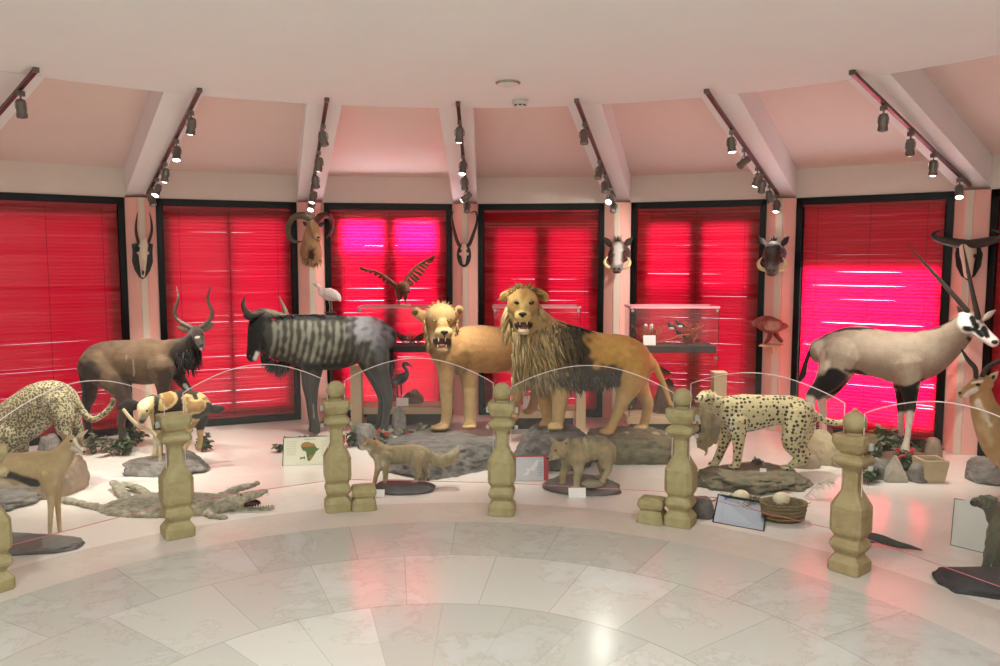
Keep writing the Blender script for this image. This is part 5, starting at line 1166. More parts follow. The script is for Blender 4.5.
# ================================================================ trophies on the pillars
def pillar_Y(k, out=.1): return CY + (R - out) * math.cos(th(k))
class Tro(Beast):
    def __init__(s, name, label, cat, k, foot, out=.1, group=None):
        Beast.__init__(s, name, label, cat, foot, pillar_Y(k, out), slope=0, group=group)
        # follow the pillar face: it is turned towards the middle of the room
        s.k = -math.tan(th(k)) * pillar_Y(k) / F * .75
def plaque(b, poly, th_=.02, d=0.0):
    def f(bm):
        fr = [b.pt(x, y, d - th_) for x, y in poly]; bk = [b.pt(x, y, d + .008) for x, y in poly]
        ring_loft(bm, [bk, fr])
    return b.part('plaque', f, M_plaque, smooth=False)
t = Tro('mounted_skull', 'oryx skull with two long upright horns on a black plaque, leftmost pillar', 'trophy', 0, (142, 262))
plaque(t, [(131.5, 244), (136, 243), (142, 247), (148, 243), (153, 244), (152.5, 252), (153, 262), (150, 271), (146, 277), (142.5, 279.5), (139, 277), (134.5, 270), (132, 261), (132.5, 252)])
t.T([(143, 241, 4.6, -.04, 3.6), (143, 247, 5.2, -.05, 4), (143, 254, 4.4, -.055, 4), (143, 262, 3.6, -.06, 3.4), (143, 270, 2.5, -.055, 2.6), (143, 276, 1.8, -.05, 2)], n=14)
t.E(138.5, 253, 1.8, 1.8, 2, -.03).E(147.5, 253, 1.8, 1.8, 2, -.03)
t.done(.006, (226, 214, 192), [((200, 180, 160), [(143, 262), (143, 270)], 2, 3, .6)], m=mat('skull_bone', (226, 214, 192), .6, attr=True, bump=.2), smooth=2, name='skull')
t.ells('eye_socket', [(138, 249, 2.4, 2.8, 1.8, -.06), (148, 249, 2.4, 2.8, 1.8, -.06)], M_nose); t.ells('nose_hole', [(143, 272.5, 1.2, 2.6, 1.4, -.072)], M_nose)
t.tubes('horn', [[(139.5, 245, 1.7, -.05), (137.2, 238, 1.5, -.06), (136, 230, 1.3, -.07), (136.3, 221, .9, -.07), (137.5, 212.5, .3, -.06)]], M_horn)
t.tubes('horn', [[(147, 245, 1.7, -.05), (150, 238, 1.5, -.06), (151.8, 230, 1.3, -.07), (151.3, 221, .9, -.07), (149.5, 212.5, .3, -.06)]], M_horn)
# hartebeest skull
t = Tro('mounted_skull', 'small skull with dark V shaped horns on an oval plaque, middle pillar', 'trophy', 2, (464, 255))
plaque(t, [(464 + 7.2 * math.cos(a), 255 + 12.2 * math.sin(a)) for a in [i * pi / 12 for i in range(24)]][::-1])
t.T([(464, 246, 3.2, -.04), (464, 252, 3.5, -.045), (464, 257, 2.6, -.045), (464, 263, 1.6, -.04)], n=12)
t.E(460.5, 254, 1.4, 1.6, 1.4, -.03).E(467.5, 254, 1.4, 1.6, 1.4, -.03)
t.done(.005, (216, 190, 172), m=bpy.data.materials['skull_bone'], smooth=2, name='skull')
t.ells('eye_socket', [(461.3, 251, 1.1, 1.6, 1.2, -.062), (466.7, 251, 1.1, 1.6, 1.2, -.062)], M_nose)
t.tubes('horn', [[(462, 247, 1.9, -.04), (458.5, 244, 1.9, -.05), (455, 234, 1.7, -.06), (452.4, 223, 1.3, -.06), (451.6, 216, .9, -.05), (453.5, 211, .4, -.04)]], M_horn)
t.tubes('horn', [[(466, 247, 1.9, -.04), (469.5, 244, 1.9, -.05), (473, 235, 1.7, -.06), (476.5, 224, 1.3, -.06), (477, 216, 1, -.05), (475, 211.5, .8, -.04), (470.5, 213, .4, -.03)]], M_horn)
# buffalo skull
t = Tro('mounted_skull', 'buffalo skull with broad sweeping black horns, rightmost pillar', 'trophy', 5, (968, 255))
plaque(t, [(957, 244), (979, 244), (983, 254), (981, 266), (975, 276), (968, 281), (961, 276), (956, 266), (955, 254)][::-1])
t.T([(968, 247, 8.5, -.05, 5), (968, 254, 8, -.06, 5.5), (968, 262, 5.8, -.065, 5), (968, 270, 4.6, -.06, 4.4), (968, 275, 3.8, -.055, 4)], n=14)
t.done(.006, (222, 200, 178), m=bpy.data.materials['skull_bone'], smooth=2, name='skull')
t.ells('eye_socket', [(960.8, 256, 1.6, 2.2, 2, -.075), (975.2, 256, 1.6, 2.2, 2, -.075)], M_nose); t.ells('nose_hole', [(968, 271, 1.8, 3, 1.6, -.09)], M_nose)
for sx in (-1, 1):
    t.tubes('horn', [[(968 + sx * 1, 244, 4.4, -.06), (968 + sx * 12, 243, 4.8, -.07), (968 + sx * 22, 241, 4.2, -.09), (968 + sx * 31, 238.5, 3.2, -.11), (968 + sx * 35, 235, 2.3, -.12), (968 + sx * 31, 231.5, 1.4, -.13), (968 + sx * 24, 230, .4, -.13)]], M_horn)
# aoudad
t = Tro('hunting_trophy', 'curly horned wild sheep head with pale chest hair, second pillar from left', 'trophy', 1, (311, 250), out=.08)
t.T([(311, 262, 9, .0, 5), (311, 254, 11.5, -.05, 8), (311, 245, 9.5, -.12, 8), (311.5, 235, 7.5, -.17, 7), (312.5, 228, 6.4, -.2, 6)], n=16)
t.T([(312, 224, 5.4, -.2, 5.4), (314, 229, 5.3, -.26, 5), (316.5, 235, 4, -.32, 3.6), (318, 238.5, 3, -.35, 3)], n=14)
t.done(.008, (168, 130, 92), [((70, 44, 32), [(311.5, 250), (311.5, 258)], 3.2, 3), ((196, 166, 128), [(300, 263), (311, 265), (322, 262)], 4, 4), ((190, 158, 120), [(308, 236), (310, 246)], 4, 5, .7), ((200, 172, 136), [(316, 237)], 3, 3, .6)], smooth=2, m=M_hair, rough=.004)
t.ells('eye', [(310.3, 228, 1.1, 1, 1, -.275)], M_eye); t.ells('nose', [(318.5, 237.3, 1.6, 1.1, 1.3, -.378)], M_nose)
t.tubes('ear', [[(308.5, 226, 1.2, -.2), (305.5, 223.8, 2.2, -.19, 1.1), (303, 222, .5, -.18)]], M_horn); t.tubes('ear', [[(318, 226, 1.2, -.2), (321.5, 224.5, 2.2, -.19, 1.1), (324.5, 222, .5, -.18)]], M_horn)
t.tubes('horn', [[(313, 221.5, 3.6, -.2), (308, 217, 3.8, -.2), (299, 215.5, 3.5, -.18), (291.5, 219.5, 3.1, -.16), (288, 228, 2.8, -.14), (289.5, 236.5, 2.4, -.13), (294.5, 241.5, 1.8, -.13), (301.5, 241.5, .6, -.14)]], M_horn2, n=12)
t.tubes('horn', [[(316, 221.5, 3.6, -.21), (320, 217, 3.7, -.2), (326.5, 215.5, 3.3, -.14), (331, 219.5, 2.8, -.08), (332, 227, 2.2, -.04), (329.5, 234, 1.5, -.03), (326, 238, .5, -.04)]], mat('red_brown_horn', (92, 50, 40), .55, var=.2, bump=.4), n=12)
rt = []; rn = random.Random(5)
for i in range(70):
    rt.append((t.pt(311 + rn.uniform(-10, 10), 256 + rn.uniform(-6, 8), -.06 - .04 * rn.random()), (rn.uniform(-.3, .3), -.3, -1), rn.uniform(.04, .08), .007, .2, rn.choice(((176, 140, 104), (196, 164, 128), (120, 84, 60)))))
locks('chest_hair', rt, M_hair, t.root, 8)
# warthogs
def warthog(k, label, cx, cy, s, cols, group='warthog heads'):
    t = Tro('hunting_trophy', label, 'trophy', k, (cx, cy), out=.08, group=group)
    q = lambda x, y, r, d=0, rd=None: (cx + x * s, cy + y * s, r * s, d, (rd or r) * s)
    t.T([q(2, 4, 13, .0, 6), q(1.5, 1, 13, -.06, 9), q(.5, -3, 11.5, -.13, 9), q(0, -6, 9, -.17, 8)], n=18)
    t.T([q(0, -7, 8, -.16), q(-.5, 1, 8, -.22, 7), q(-1, 9, 6.6, -.28, 5.5), q(-1.2, 14, 6.8, -.33, 4.4)], n=16)
    t.E(cx - 9 * s, cy + 4 * s, 3.6 * s, 3 * s, 3 * s, -.2).E(cx + 7.5 * s, cy + 4 * s, 3.6 * s, 3 * s, 3 * s, -.2)
    t.E(cx - 1.2 * s, cy + 17.5 * s, 5 * s, 2.6 * s, 4 * s, -.27)
    base, face, cheek, snout = cols
    t.done(.008, base, [(face, [(cx, cy - 8 * s), (cx - .5 * s, cy), (cx - 1 * s, cy + 8 * s)], 5.5 * s, 4), (cheek, [(cx - 8 * s, cy - 1 * s), (cx - 8 * s, cy + 5 * s)], 3.2 * s, 3, .9), (cheek, [(cx + 7 * s, cy - 1 * s), (cx + 7 * s, cy + 5 * s)], 3.2 * s, 3, .9), (snout, [(cx - 4 * s, cy + 14 * s), (cx + 3 * s, cy + 14 * s)], 4 * s, 3)], m=M_hide, smooth=2)
    t.ells('eye', [(cx - 7.3 * s, cy - 3.6 * s, 1.1 * s, .9 * s, 1 * s, -.235), (cx + 6.6 * s, cy - 3.6 * s, 1.1 * s, .9 * s, 1 * s, -.235)], M_eye)
    for x in (-3.6, 1.4): t.ells('nostril', [(cx + x * s, cy + 14.5 * s, 1.2 * s, 1 * s, 1 * s, -.375)], M_nose)
    Mt = mat('ivory', (222, 206, 156), .4)
    t.tubes('tusk', [[q(-7, 14, 1.7, -.3), q(-12.2, 12, 1.9, -.31), q(-14.4, 7, 1.6, -.3), q(-11, 1.5, .4, -.29)]], Mt); t.tubes('tusk', [[q(5, 14, 1.7, -.3), q(10.8, 12, 1.9, -.31), q(12.8, 7, 1.6, -.3), q(9.6, 2, .4, -.29)]], Mt)
    for sx in (-1, 1):
        t.tubes('ear', [[q(sx * 8, -10, 2, -.12, 1.4), q(sx * 11.5, -14.5, 3.6, -.1, 1.3), q(sx * 15.5, -19, .6, -.09, .5)]], mat('warthog_ear', (52, 42, 38), .8))
    rt = [(t.pt(cx + rn.uniform(-3, 3) * s, cy - 14 * s + rn.uniform(-1, 3), -.12 + rn.uniform(-.04, .05)), (rn.uniform(-.6, .6), rn.uniform(-.2, .5), 1), rn.uniform(.05, .1), .006, .4, (56, 44, 38)) for i in range(36)]
    locks('crest', rt, M_hair, t.root, 9)
warthog(3, 'pale faced warthog head with curved tusks, on the pillar right of the lion', 618, 255, .93, ((78, 60, 54), (196, 188, 182), (72, 40, 36), (130, 122, 118)))
warthog(4, 'dark brown warthog head with curved tusks, on the pillar left of the oryx', 773, 256, 1.02, ((52, 38, 34), (66, 54, 48), (70, 34, 30), (112, 104, 98)))

# ================================================================ birds
M_ivory = mat('white_plumage', (240, 232, 226), .85, var=.05, vscale=30, bump=.4, bscale=50); M_yel = mat('yellow_bill', (206, 170, 70), .5); M_legg = mat('grey_legs', (150, 130, 120), .6)
b = Beast('egret', 'white egret standing on a slim perch above the wildebeest back', 'bird', (330, 312), 8.75)
b.T([(340, 300, 1.6, 0), (337, 297, 4.6, 0, 3.6), (330, 294.5, 6.6, 0, 5), (324, 293, 5, 0, 4), (320.5, 293.5, 2.6, 0), (319.8, 290, 2, 0), (319.8, 287, 1.7, 0), (317.6, 285.6, 2, 0), (316, 285, 1.8, 0)], n=14)
b.done(.006, (240, 232, 226), m=M_hair, smooth=2, rough=.004)
b.tubes('bill', [[(315.5, 284.8, 1, 0), (312.5, 283.6, .3, 0)]], M_yel, k=1); b.tubes('wing', [[(325, 291.5, 3.4, -.05, 1), (332, 294, 4.6, -.055, 1), (339, 299.5, 1, -.04, .6)], ], M_ivory); b.ells('eye', [(316.2, 284.7, .4, .4, .4, -.018)], M_eye)
for dx in (0, 2.5): b.tubes('leg', [[(329 + dx, 300, .8, 0), (330 + dx * .6, 306, .55, 0), (329.6 + dx, 311.5, .6, 0)]], M_legg, k=1)
q = P(330.5, 312, 8.75); t = thing('perch_stand', 'slim dark perch stand behind the wildebeest, carrying the egret', 'stand', (q.x, q.y, 0))
bm = BM(); cyl(bm, (q.x, q.y, .02), (q.x, q.y, q.z - .01), .018); obj('pole', bm, M_dark, t, True)
bm = BM(); lathe(bm, [(.14, 0), (.14, .012), (.03, .025)], loc=(q.x, q.y, 0)); obj('foot', bm, M_dark, t)
bm = BM(); lathe(bm, [(.06, -.012), (.07, -.004), (.065, 0)], loc=q); obj('plate', bm, M_dark, t)

M_eag = mat('eagle_feathers', (112, 70, 52), .85, var=.3, vscale=24, bump=.4)
b = Beast('eagle', 'brown eagle with raised spread wings on top of the left display case', 'bird', (402, 305), 8.78)
b.T([(400, 298, 2, .05), (400, 293, 5, .03, 4), (402, 287.5, 6.2, 0, 5), (405, 286, 4.6, -.05, 4), (407, 288.5, 3.2, -.1), (407.8, 290.5, 2.6, -.12)], n=14)
b.done(.006, (118, 78, 58), [((88, 56, 42), [(400, 292), (401, 297)], 4, 4, .7), ((150, 108, 80), [(407, 289)], 3, 3, .6)], m=M_hair, smooth=2, rough=.005)
b.tubes('beak', [[(408.5, 291, .9, -.145), (409.6, 292.4, .6, -.16), (409.3, 293.6, .2, -.16)]], M_nose, k=2)
def wing(name, lead, trail, d0, d1, n=11):
    """arm along the leading edge and a fan of overlapping feathers"""
    bm = BM(); b_ = b; L = resample([(*p, 0) for p in lead], 6); Tt = resample([(*p, 0) for p in trail], 6)
    m = len(L)
    tube(bm, [(*b_.pt(x, y, d0 + (d1 - d0) * i / (m - 1)), .022 * (1 - .6 * i / m), .016) for i, (x, y, _) in enumerate(L)], n=8, k=1)
    for i in range(n):
        f = i / (n - 1); ia = int(f * (m - 1) * .92); it = int(f * (m - 1))
        a = b_.pt(L[ia][0], L[ia][1], d0 + (d1 - d0) * f); e = b_.pt(Tt[it][0], Tt[it][1], d0 + (d1 - d0) * f + .012 * (i % 2))
        dr = (e - a); mid = a + dr * .55
        tube(bm, [(*a, .012, .005), (*mid, .021, .004), (*(a + dr * .85), .017, .004), (*e, .004, .002)], n=6, k=2)
    return obj(name, bm, M_eag, b_.root, True)
wing('wing', [(397, 286), (391, 281.5), (384, 276), (375, 271.5), (366, 269.5), (362, 269)], [(398, 291), (391, 286.5), (383, 281), (374, 275), (364, 270.5), (359.5, 267.5)], .0, .12)
wing('wing', [(404, 285), (407, 278), (412, 271), (419, 264.5), (427, 260), (431, 258.5)], [(406, 287), (413, 285.5), (420, 280), (426, 271), (431, 263.5), (435.5, 256.5)], -.02, .08, 13)
for x in (398.5, 405.5): b.tubes('leg', [[(x + .5, 293, 2.4, 0), (x, 297.5, 1.7, 0), (x, 302, .8, 0), (x + 1, 303.6, .8, -.03)]], M_eag, k=2)
c = P(403, 307, 8.78); ct = P(500, 307, 8.62).z
bm = BM(); zz = P(403, 304, 8.78).z; tube(bm, [(c.x - .075, c.y, (ct + zz) / 2 + .001, (zz - ct) / 2, .06), (c.x, c.y, (ct + zz) / 2 + .001, (zz - ct) / 2 + .001, .07), (c.x + .075, c.y, (ct + zz) / 2 + .001, (zz - ct) / 2, .06)], n=12, k=2); tag(obj('wood_mount', bm, M_wood), 'pale wooden mount under the eagle on top of the display case', 'stand')

b = Beast('guinea_fowl', 'plump reddish bird on a bracket, on the pillar under the dark warthog head', 'bird', (773, 343), pillar_Y(4, .3))
b.T([(754, 323, 2.4, .02), (759, 322.5, 6, .0, 5), (767, 324, 8.6, 0, 7), (776, 325.5, 7.4, -.01, 6), (782, 325.8, 4.4, -.02), (785.5, 326, 2.6, -.02)], n=16)
b.done(.007, (150, 78, 68), [((196, 158, 140), [(770, 324), (776, 327)], 4, 5, .7), ((120, 50, 46), [(758, 320), (776, 317)], 3, 4, .7)], m=M_hair, smooth=2, rough=.006)  # reddish coat, with the pink light from below put into its colours
b.tubes('beak', [[(786, 325.8, 1.3, -.02), (788.5, 327, .3, -.02)]], M_nose, k=1); b.ells('eye', [(783.6, 324.6, .5, .5, .5, -.062)], M_eye)
M_pl = mat('feathered_leg', (126, 54, 48), .85, var=.2, bump=.3)
b.tubes('leg', [[(771.5, 330, 3, -.01), (769.5, 337, 2.4, -.02), (765.5, 343, 1.6, -.03)]], M_pl); b.tubes('leg', [[(774, 330, 3, .0), (777, 336, 2.4, .0), (781.5, 341, 1.8, -.01)]], M_pl)
q = P(773, 344.5, pillar_Y(4, .3)); bm = BM(); box(bm, q + V3((.0, .05, -.012)), (.2, .24, .014), rz=-th(4), bev=.003); box(bm, q + V3((.04, .1, -.055)), (.02, .12, .08), rz=-th(4)); tag(obj('bracket', bm, M_wood), 'small pale wall bracket under the plump reddish bird', 'shelf')
# ================================================================ rocks, bases and plants
def rk(name, label, px, pbot, hw, dep, top, seed, m, cat='rock', flat=.35, rough=.22, freq=1.3, facet=.35, group=None, sub=5):
    """boulder whose front foot shows at px,pbot; hw half width in pixels; top = height in m"""
    f = FL(px, pbot); c = V3((f.x * (f.y + dep) / f.y, f.y + dep * .93, 0)); w = hw * c.y / F
    bm = rock_bm(c, (w, dep, top * 1.35 / (1.35 - flat)), seed, sub, rough, flat, freq, facet)
    return tag(obj(name, bm, m, None, True), label, cat, group)
M_r1 = mat('grey_rock', (140, 134, 126), .85, var=.25, vscale=12, bump=1.0, bscale=22, col2=(98, 92, 88)); M_r2 = mat('dark_rock', (124, 118, 112), .85, var=.28, vscale=10, bump=1.0, bscale=20, col2=(76, 72, 68)); M_r3 = mat('pale_boulder', (176, 160, 128), .85, var=.12, vscale=9, bump=.3, bscale=26); M_r4 = mat('brown_rock', (146, 126, 106), .85, var=.2, vscale=9, bump=.5, bscale=20); M_r5 = mat('greenish_rock', (142, 132, 106), .9, var=.28, vscale=12, bump=1.0, bscale=24, col2=(96, 92, 70))
zl = P(440, 431, 7.6).z
rk('rock', 'large dark rock under the lioness, behind the fox', 440, 479, 66, .75, zl, 41, M_r2, flat=.6, facet=.45)
zL = P(556, 431, 7.18).z
rk('rock', 'dark rock under the front paws of the lion, behind the red bordered sign', 553, 472, 46, .5, zL, 43, M_r2, flat=.55)
zh = P(612, 434, 7.28).z
rk('rock', 'greenish grey rock under the hind paws of the lion', 628, 466, 50, .48, zh, 45, M_r5, flat=.5)
for px, py, w, lab in ((627, 436, 6, 'left'), (655, 437, 8, 'right')):
    c = P(px, py, 7.25); tag(obj('stone', rock_bm(V3((c.x, c.y, zh - .045)), (w / F * 7.2, .06, .075), px, 3, .12), M_r3, None, True), 'small pale stone lying on the rock near the lion hind paws, %s one' % lab, 'stone', 'pale stones by the lion hind paws')
zc = P(752, 467, 6.55).z
rk('rock', 'rough grey brown rocky base under the cheetah', 752, 493, 64, .36, zc, 47, M_r5, 'base', flat=.6, rough=.3, freq=2.4)
zd = P(172, 457, 6.85).z
rk('rock', 'grey rock under the wild dog, behind the stone post', 173, 478, 43, .32, zd, 49, M_r1, 'base', flat=.5, facet=.5)
rk('rock', 'brown grey sloping rock behind the gazelle neck at the left edge', 62, 500, 26, .28, P(64, 456, 6.3).z, 51, M_r4, flat=.4)
rk('rock', 'long grey slab under the leopard forepaws, left edge', 8, 513, 36, .3, .06, 53, M_r1, flat=.5)
rk('stone', 'grey stone between the leopard legs at the left edge', 50, 458, 10, .12, P(50, 441, 7.1).z, 54, M_r1)
rk('boulder', 'large smooth pale boulder right of the cheetah hind legs', 820, 466, 18, .16, .29, 55, M_r3, 'boulder', flat=.0, rough=.06, facet=.1)
for i, (px, pb, hw, dep, top, m, lab) in enumerate([
    (806, 470, 13, .1, .11, M_r4, 'low brown stone in front of the large pale boulder'), (838, 468, 10, .1, .12, M_r4, 'brown stone between the pale boulder and the right stone post'),
    (824, 443, 9, .1, .14, M_r2, 'dark stone behind the large pale boulder'), (878, 481, 12, .11, .17, M_r1, 'greyish stone left of the pointed grey stone'),
(918, 484, 11, .1, .15, M_r1, 'rounded brown stone beside the square planter'),
    (931, 463, 9, .09, .2, M_r4, 'brown stone resting behind the square planter'), (866, 462, 9, .1, .16, M_r2, 'dark stone among the leaves right of the stone post')]):
    rk('stone', lab, px, pb, hw, dep, top, 60 + i * 3, m, 'stone', flat=.05 if 'pointed' in lab else .2, rough=.16, facet=.45 if 'pointed' in lab else .35, sub=3)
f = FL(898, 483); rn = random.Random(4); bm = BM(); k = f.y / F
for x, y, z in ((-12, .02, 0), (12, .0, 0), (9, .16, 0), (-9, .16, 0), (-11, .03, .04), (11, .02, .05), (-3, .05, .21), (1, .07, .225), (3, .1, .2), (-8, .1, .1), (8, .1, .09), (-6, .0, .1)):
    bm.verts.new((f.x + x * k, f.y + y, z))
r_ = bmesh.ops.convex_hull(bm, input=bm.verts[:]); bmesh.ops.delete(bm, geom=[g for g in r_['geom_interior'] if isinstance(g, bmesh.types.BMVert)], context='VERTS')
bmesh.ops.bevel(bm, geom=bm.edges[:], offset=.008, segments=2, affect='EDGES')
tag(obj('stone', bm, mat('pale_grey_stone', (168, 160, 144), .85, var=.15, vscale=12, bump=.6, bscale=24)), 'pointed pale grey triangular stone below the oryx forelegs', 'stone')
rk('mound', 'low dark soil mound under the oryx forelegs', 905, 470, 30, .22, .085, 91, M_soil, 'mound', flat=.5)
a = FL(936, 484); t = thing('planter', 'square pale stone planter among the rocks under the oryx', 'planter', a + V3((0, .1, 0)))
bm = BM(); cc = a + V3((0, .1, 0)); ring_loft(bm, [[cc + V3((x * s, y * s, z)) for x, y in ((-1, -1), (1, -1), (1, 1), (-1, 1))] for s, z in ((.08, 0), (.1, .16), (.1, .185), (.082, .185), (.078, .15))]); obj('pot', bm, M_r3, t)
bm = BM(); box(bm, cc + V3((0, 0, .15)), (.155, .155, .01)); obj('soil', bm, M_soil, t)
rk('rock', 'grey rock with red light at the right edge, behind the gazelle', 985, 486, 26, .2, .16, 95, M_r1, flat=.3)
rk('stone', 'grey mottled stone behind the plants, below the wading bird', 399, 436, 7.5, .08, P(399, 411, 7.9).z, 97, M_r1, 'stone', flat=0, rough=.12)
rk('stone', 'round grey stone among the red flowering plants, behind the fox head', 365, 447, 14, .13, .2, 99, M_r1, 'stone', flat=.1, rough=.1)

M_leaf = mat('green_leaves', (72, 88, 56), .6, var=.35, vscale=18); M_leaf2 = mat('grey_green_leaves', (112, 118, 92), .65, var=.3, vscale=18); M_stem = mat('plant_stems', (96, 84, 56), .8); M_flower = mat('red_petals', (206, 34, 62), .6)
def plant(label, px, py, hw, h, n, seed, m=None, fl=0, dep=.14, cat='plant', name='leafy_plant', leaf=.055):
    rnd = random.Random(seed); c = FL(px, py); w = hw * c.y / F
    t = thing(name, label, cat, c)
    bm = BM(); bs = BM(); tips = []
    for i in range(max(5, n // 9)):
        a = rnd.uniform(0, 2 * pi); r = math.sqrt(rnd.random()); e = c + V3((math.cos(a) * r * w, math.sin(a) * r * dep, h * rnd.uniform(.45, 1) * (1 - .45 * r * r))); b0 = c + V3(((e.x - c.x) * .35, (e.y - c.y) * .35, .0)); mid = (b0 + e) / 2 + V3((0, 0, h * .12))
        tube(bs, [(*b0, .005), (*mid, .004), (*e, .002)], n=5, k=2); tips.append((b0, mid, e))
    for i in range(n):
        b0, mid, e = rnd.choice(tips); f = rnd.uniform(.25, 1.05); p = b0.lerp(mid, f * 2) if f < .5 else mid.lerp(e, f * 2 - 1)
        d = V3((rnd.uniform(-1, 1), rnd.uniform(-1, .6), rnd.uniform(-.3, .7))).normalized(); L = leaf * rnd.uniform(.7, 1.35); u, v = frame_axes(d, V3((rnd.uniform(-.4, .4), rnd.uniform(-.4, .4), 1)))
        W = L * .36; q = [p, p + d * L * .35 + v * W + u * .006, p + d * L * .7 + v * W * .7, p + d * L - u * .01, p + d * L * .7 - v * W * .7, p + d * L * .35 - v * W + u * .006]; mdd = p + d * L * .5 - u * .008
        vs = [bm.verts.new(x) for x in q]; mv = bm.verts.new(mdd)
        for j in range(6): bm.faces.new((vs[j], vs[(j + 1) % 6], mv))
    obj('stems', bs, M_stem, t, True); obj('leaves', bm, m or M_leaf, t)
    for i in range(fl):
        b0, mid, e = tips[i % len(tips)]; p = e + V3((rnd.uniform(-.02, .02), -.02, .012)); bf = BM()
        for j in range(5):
            a = j * 2 * pi / 5; ball(bf, p + V3((math.cos(a) * .014, -.004, math.sin(a) * .014)), (.011, .005, .011), 1)
        ball(bf, p + V3((0, -.006, 0)), .006, 1); obj('flower', bf, M_flower, t, True)
    return t
plant('red flowering leafy plant between the stone post and the fox head', 353, 446, 11, .2, 90, 1, fl=4)
plant('red flowering grey green plant behind the fox, right of the round stone', 392, 447, 22, .2, 150, 2, M_leaf2, fl=5)
plant('dense leafy plant at the lioness rock, below the wading bird', 420, 440, 17, .17, 120, 3, M_leaf2, fl=2)
plant('leafy plant at the wildebeest forefoot, behind the map panel', 300, 447, 22, .13, 80, 4)
plant('leafy plant behind the left stone post, left of the wild dog rock', 118, 455, 17, .2, 130, 5)
plant('dark leafy plant between gazelle head and wild dog', 96, 452, 12, .2, 90, 6, M_leaf2)
plant('green leafy plant behind the wild dog hind legs', 203, 452, 8, .2, 60, 7)
plant('small dark leafy plant left of the map panel', 280, 452, 6, .1, 30, 8)
plant('dark trailing plant under the oryx forelegs, right of the stone post', 872, 462, 17, .26, 150, 9, M_leaf2)
plant('red flowering leafy plant around the oryx forefeet', 905, 470, 20, .17, 130, 10, fl=5)
plant('leafy plant in front of the stones right of the stone post', 868, 482, 13, .15, 80, 11, fl=2)
plant('tall dark leafy shrub behind the stones, between oryx legs and stone post', 884, 457, 22, .3, 190, 21, M_leaf2, dep=.12, leaf=.06)
plant('dark leafy shrub right of the oryx forefeet, behind the planter', 925, 458, 14, .22, 90, 22, M_leaf, dep=.1)
plant('green leafy plant before the nyala legs, left of the wild dog', 132, 446, 16, .22, 120, 23)
c = P(759, 462, 6.6); t = plant('small dry twiggy plant on the cheetah base, under its belly', 759, 466, 8, .11, 44, 12, mat('dry_leaves', (84, 76, 58), .8, var=.3), dep=.04, leaf=.03)
t.location = V3((c.x, 6.6, zc - .02))
c = P(763, 473, 6.36); bm = BM(); box(bm, V3((c.x, c.y, c.z)), (.055, .005, .075), rx=-.3, rz=.15, ry=.15); tag(obj('label_card', bm, M_card), 'small white card standing on the cheetah base', 'label')
# branch by the dog
bm = BM(); pp = lambda x, y, Y: tuple(P(x, y, Y)); tube(bm, [(*pp(124, 410, 6.6), .014), (*pp(131, 419, 6.6), .016), (*pp(140, 427, 6.62), .017), (*pp(150, 430.5, 6.7), .016), (*pp(158, 440, 6.7), .015), (*pp(160, 458, 6.7), .015), (*pp(160, 470, 6.68), .018)], n=8, k=3); tag(obj('branch', bm, mat('pale_branch', (186, 170, 132), .8, var=.15, bump=.4)), 'pale bent branch under the wild dog muzzle', 'branch')
# eggs, basket, plume, block, horn
M_egg = mat('egg_shell', (226, 214, 180), .45, var=.04)
M_wick = mat('wicker', (140, 118, 74), .8, var=.25, vscale=40, bump=.8, bscale=70, stretch=(1, 1, 4))
c = FL(783, 520); t = thing('basket', 'oval wicker basket of straw behind the tilted board', 'basket', c)
bm = BM(); ring_loft(bm, [[c + V3((rx * math.cos(a), ry * math.sin(a), z)) for a in [i * pi / 14 for i in range(28)]] for rx, ry, z in ((.11, .08, 0), (.135, .1, .03), (.15, .115, .1), (.155, .12, .125), (.14, .105, .125), (.12, .09, .06))]); obj('bowl', bm, M_wick, t, True)
bm = BM()
for z in (.03, .055, .08, .105, .125):
    k = .137 + z * .16; tube(bm, [(c.x + k * math.cos(a), c.y + k * .77 * math.sin(a), z, .007) for a in [i * pi / 12 for i in range(25)]], n=5, k=1)
obj('weave', bm, M_wick, t)
def straw(name, c, w, d, h, n, seed, m, parent=None):
    rnd = random.Random(seed); bm = BM()
    for i in range(n):
        a = rnd.uniform(0, 2 * pi); r = math.sqrt(rnd.random()); p = c + V3((w * r * math.cos(a), d * r * math.sin(a), h * rnd.uniform(.2, 1))); dr = V3((rnd.uniform(-1, 1), rnd.uniform(-1, 1), rnd.uniform(-.2, .25))).normalized() * rnd.uniform(.04, .09)
        tube(bm, [(*(p - dr), .002), (*(p + V3((0, 0, .008))), .0028), (*(p + dr), .0015)], n=4, k=1, round_caps=False)
    return obj(name, bm, m, parent)
M_straw = mat('straw', (120, 104, 66), .85, var=.2)
straw('straw', c + V3((0, 0, .08)), .11, .08, .05, 130, 3, M_straw, t)
def egg(label, q, r, rot):
    bm = BM(); ball(bm, q, (r, r * .82, r * .82), 3, Euler((0, rot, .3)).to_matrix()); tag(obj('ostrich_egg', bm, M_egg, None, True), label, 'egg', 'large eggs below the cheetah')
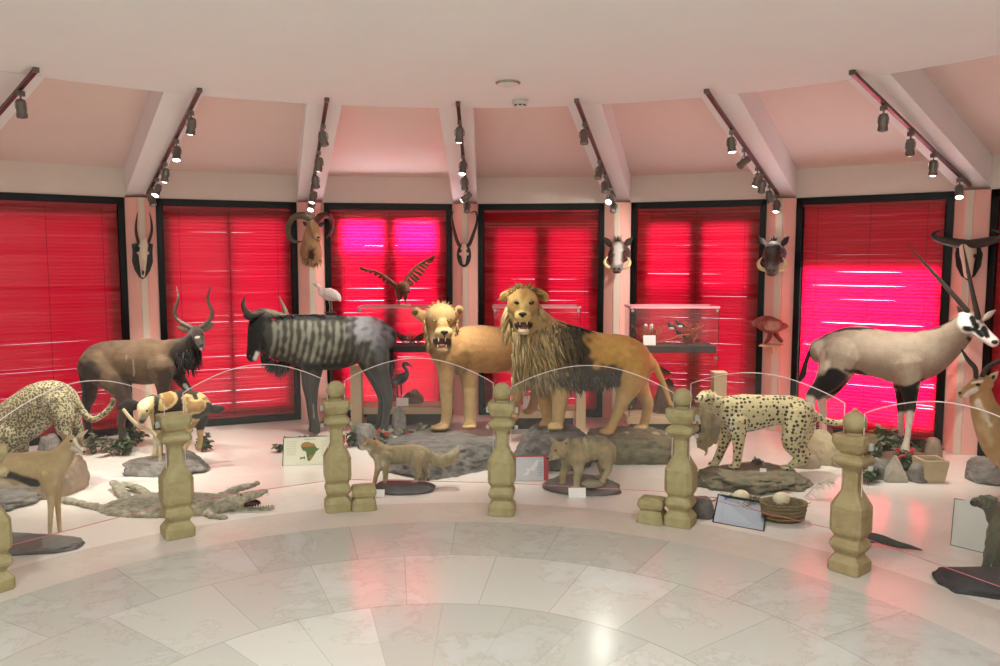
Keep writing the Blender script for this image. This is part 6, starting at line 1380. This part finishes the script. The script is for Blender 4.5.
egg('large cream egg in the wicker basket', c + V3((-.02, -.01, .15)), .062, .1)
c = FL(738, 506); t2 = thing('straw_nest', 'flat straw nest behind the tilted board, below the cheetah', 'nest', c); straw('straw_ring', c, .16, .09, .05, 170, 4, M_straw, t2)
bm = BM(); lathe(bm, [(.14, 0), (.15, .015), (.1, .02), (.01, .01)], loc=c); obj('nest_bed', bm, M_straw, t2)
egg('large cream egg in the straw nest behind the tilted board', c + V3((.02, 0, .066)), .066, 0)
bm = BM(); rnd = random.Random(6); c = FL(806, 500); prev = None
spine = [c + V3((.0 + .05 * i, .03, .01 + .13 * math.sin(i / 4 * 1.9))) for i in range(5)]
tube(bm, [(*p, .004) for p in spine], n=5, k=3)
sp = resample([tuple(p) for p in spine], 9)
for i, p in enumerate(sp):
    for sx in (-1, 1):
        p = V3(p); e = p + V3((rnd.uniform(.0, .05), sx * rnd.uniform(.02, .07), rnd.uniform(-.06, .03))); tube(bm, [(*p, .003), (*((p + e) / 2 + V3((0, 0, .008))), .0025), (*e, .001)], n=4, k=2)
tag(obj('ostrich_plume', bm, mat('grey_white_plume', (206, 200, 192), .9)), 'curled whitish feather plume on the floor right of the basket', 'feather')
rk('stone', 'dark brown stone between the stone post and the tilted board', 701, 520, 12, .1, .13, 111, M_r2, 'stone', flat=.2)
pts = [FL(860, 543, .03), FL(868, 538, .05), FL(880, 539, .05), FL(896, 544, .035), FL(910, 547, .028), FL(922, 550, .012)]
bm = BM(); tube(bm, [(*p, r) for p, r in zip(pts, (.03, .034, .03, .022, .014, .004))], n=12); tag(obj('animal_horn', bm, M_horn, None, True), 'dark curved horn lying on the floor right of the brownish post', 'horn')
SC.view_settings.view_transform = 'Standard'; SC.view_settings.look = 'None'; SC.view_settings.gamma = 1; SC.view_settings.use_curve_mapping = False
SC.view_settings.exposure = EXPO
SC.cycles.max_bounces = 8; SC.cycles.transparent_max_bounces = 16; SC.cycles.diffuse_bounces = 5
SC.cycles.sample_clamp_indirect = 4.0; SC.cycles.caustics_reflective = False; SC.cycles.caustics_refractive = False
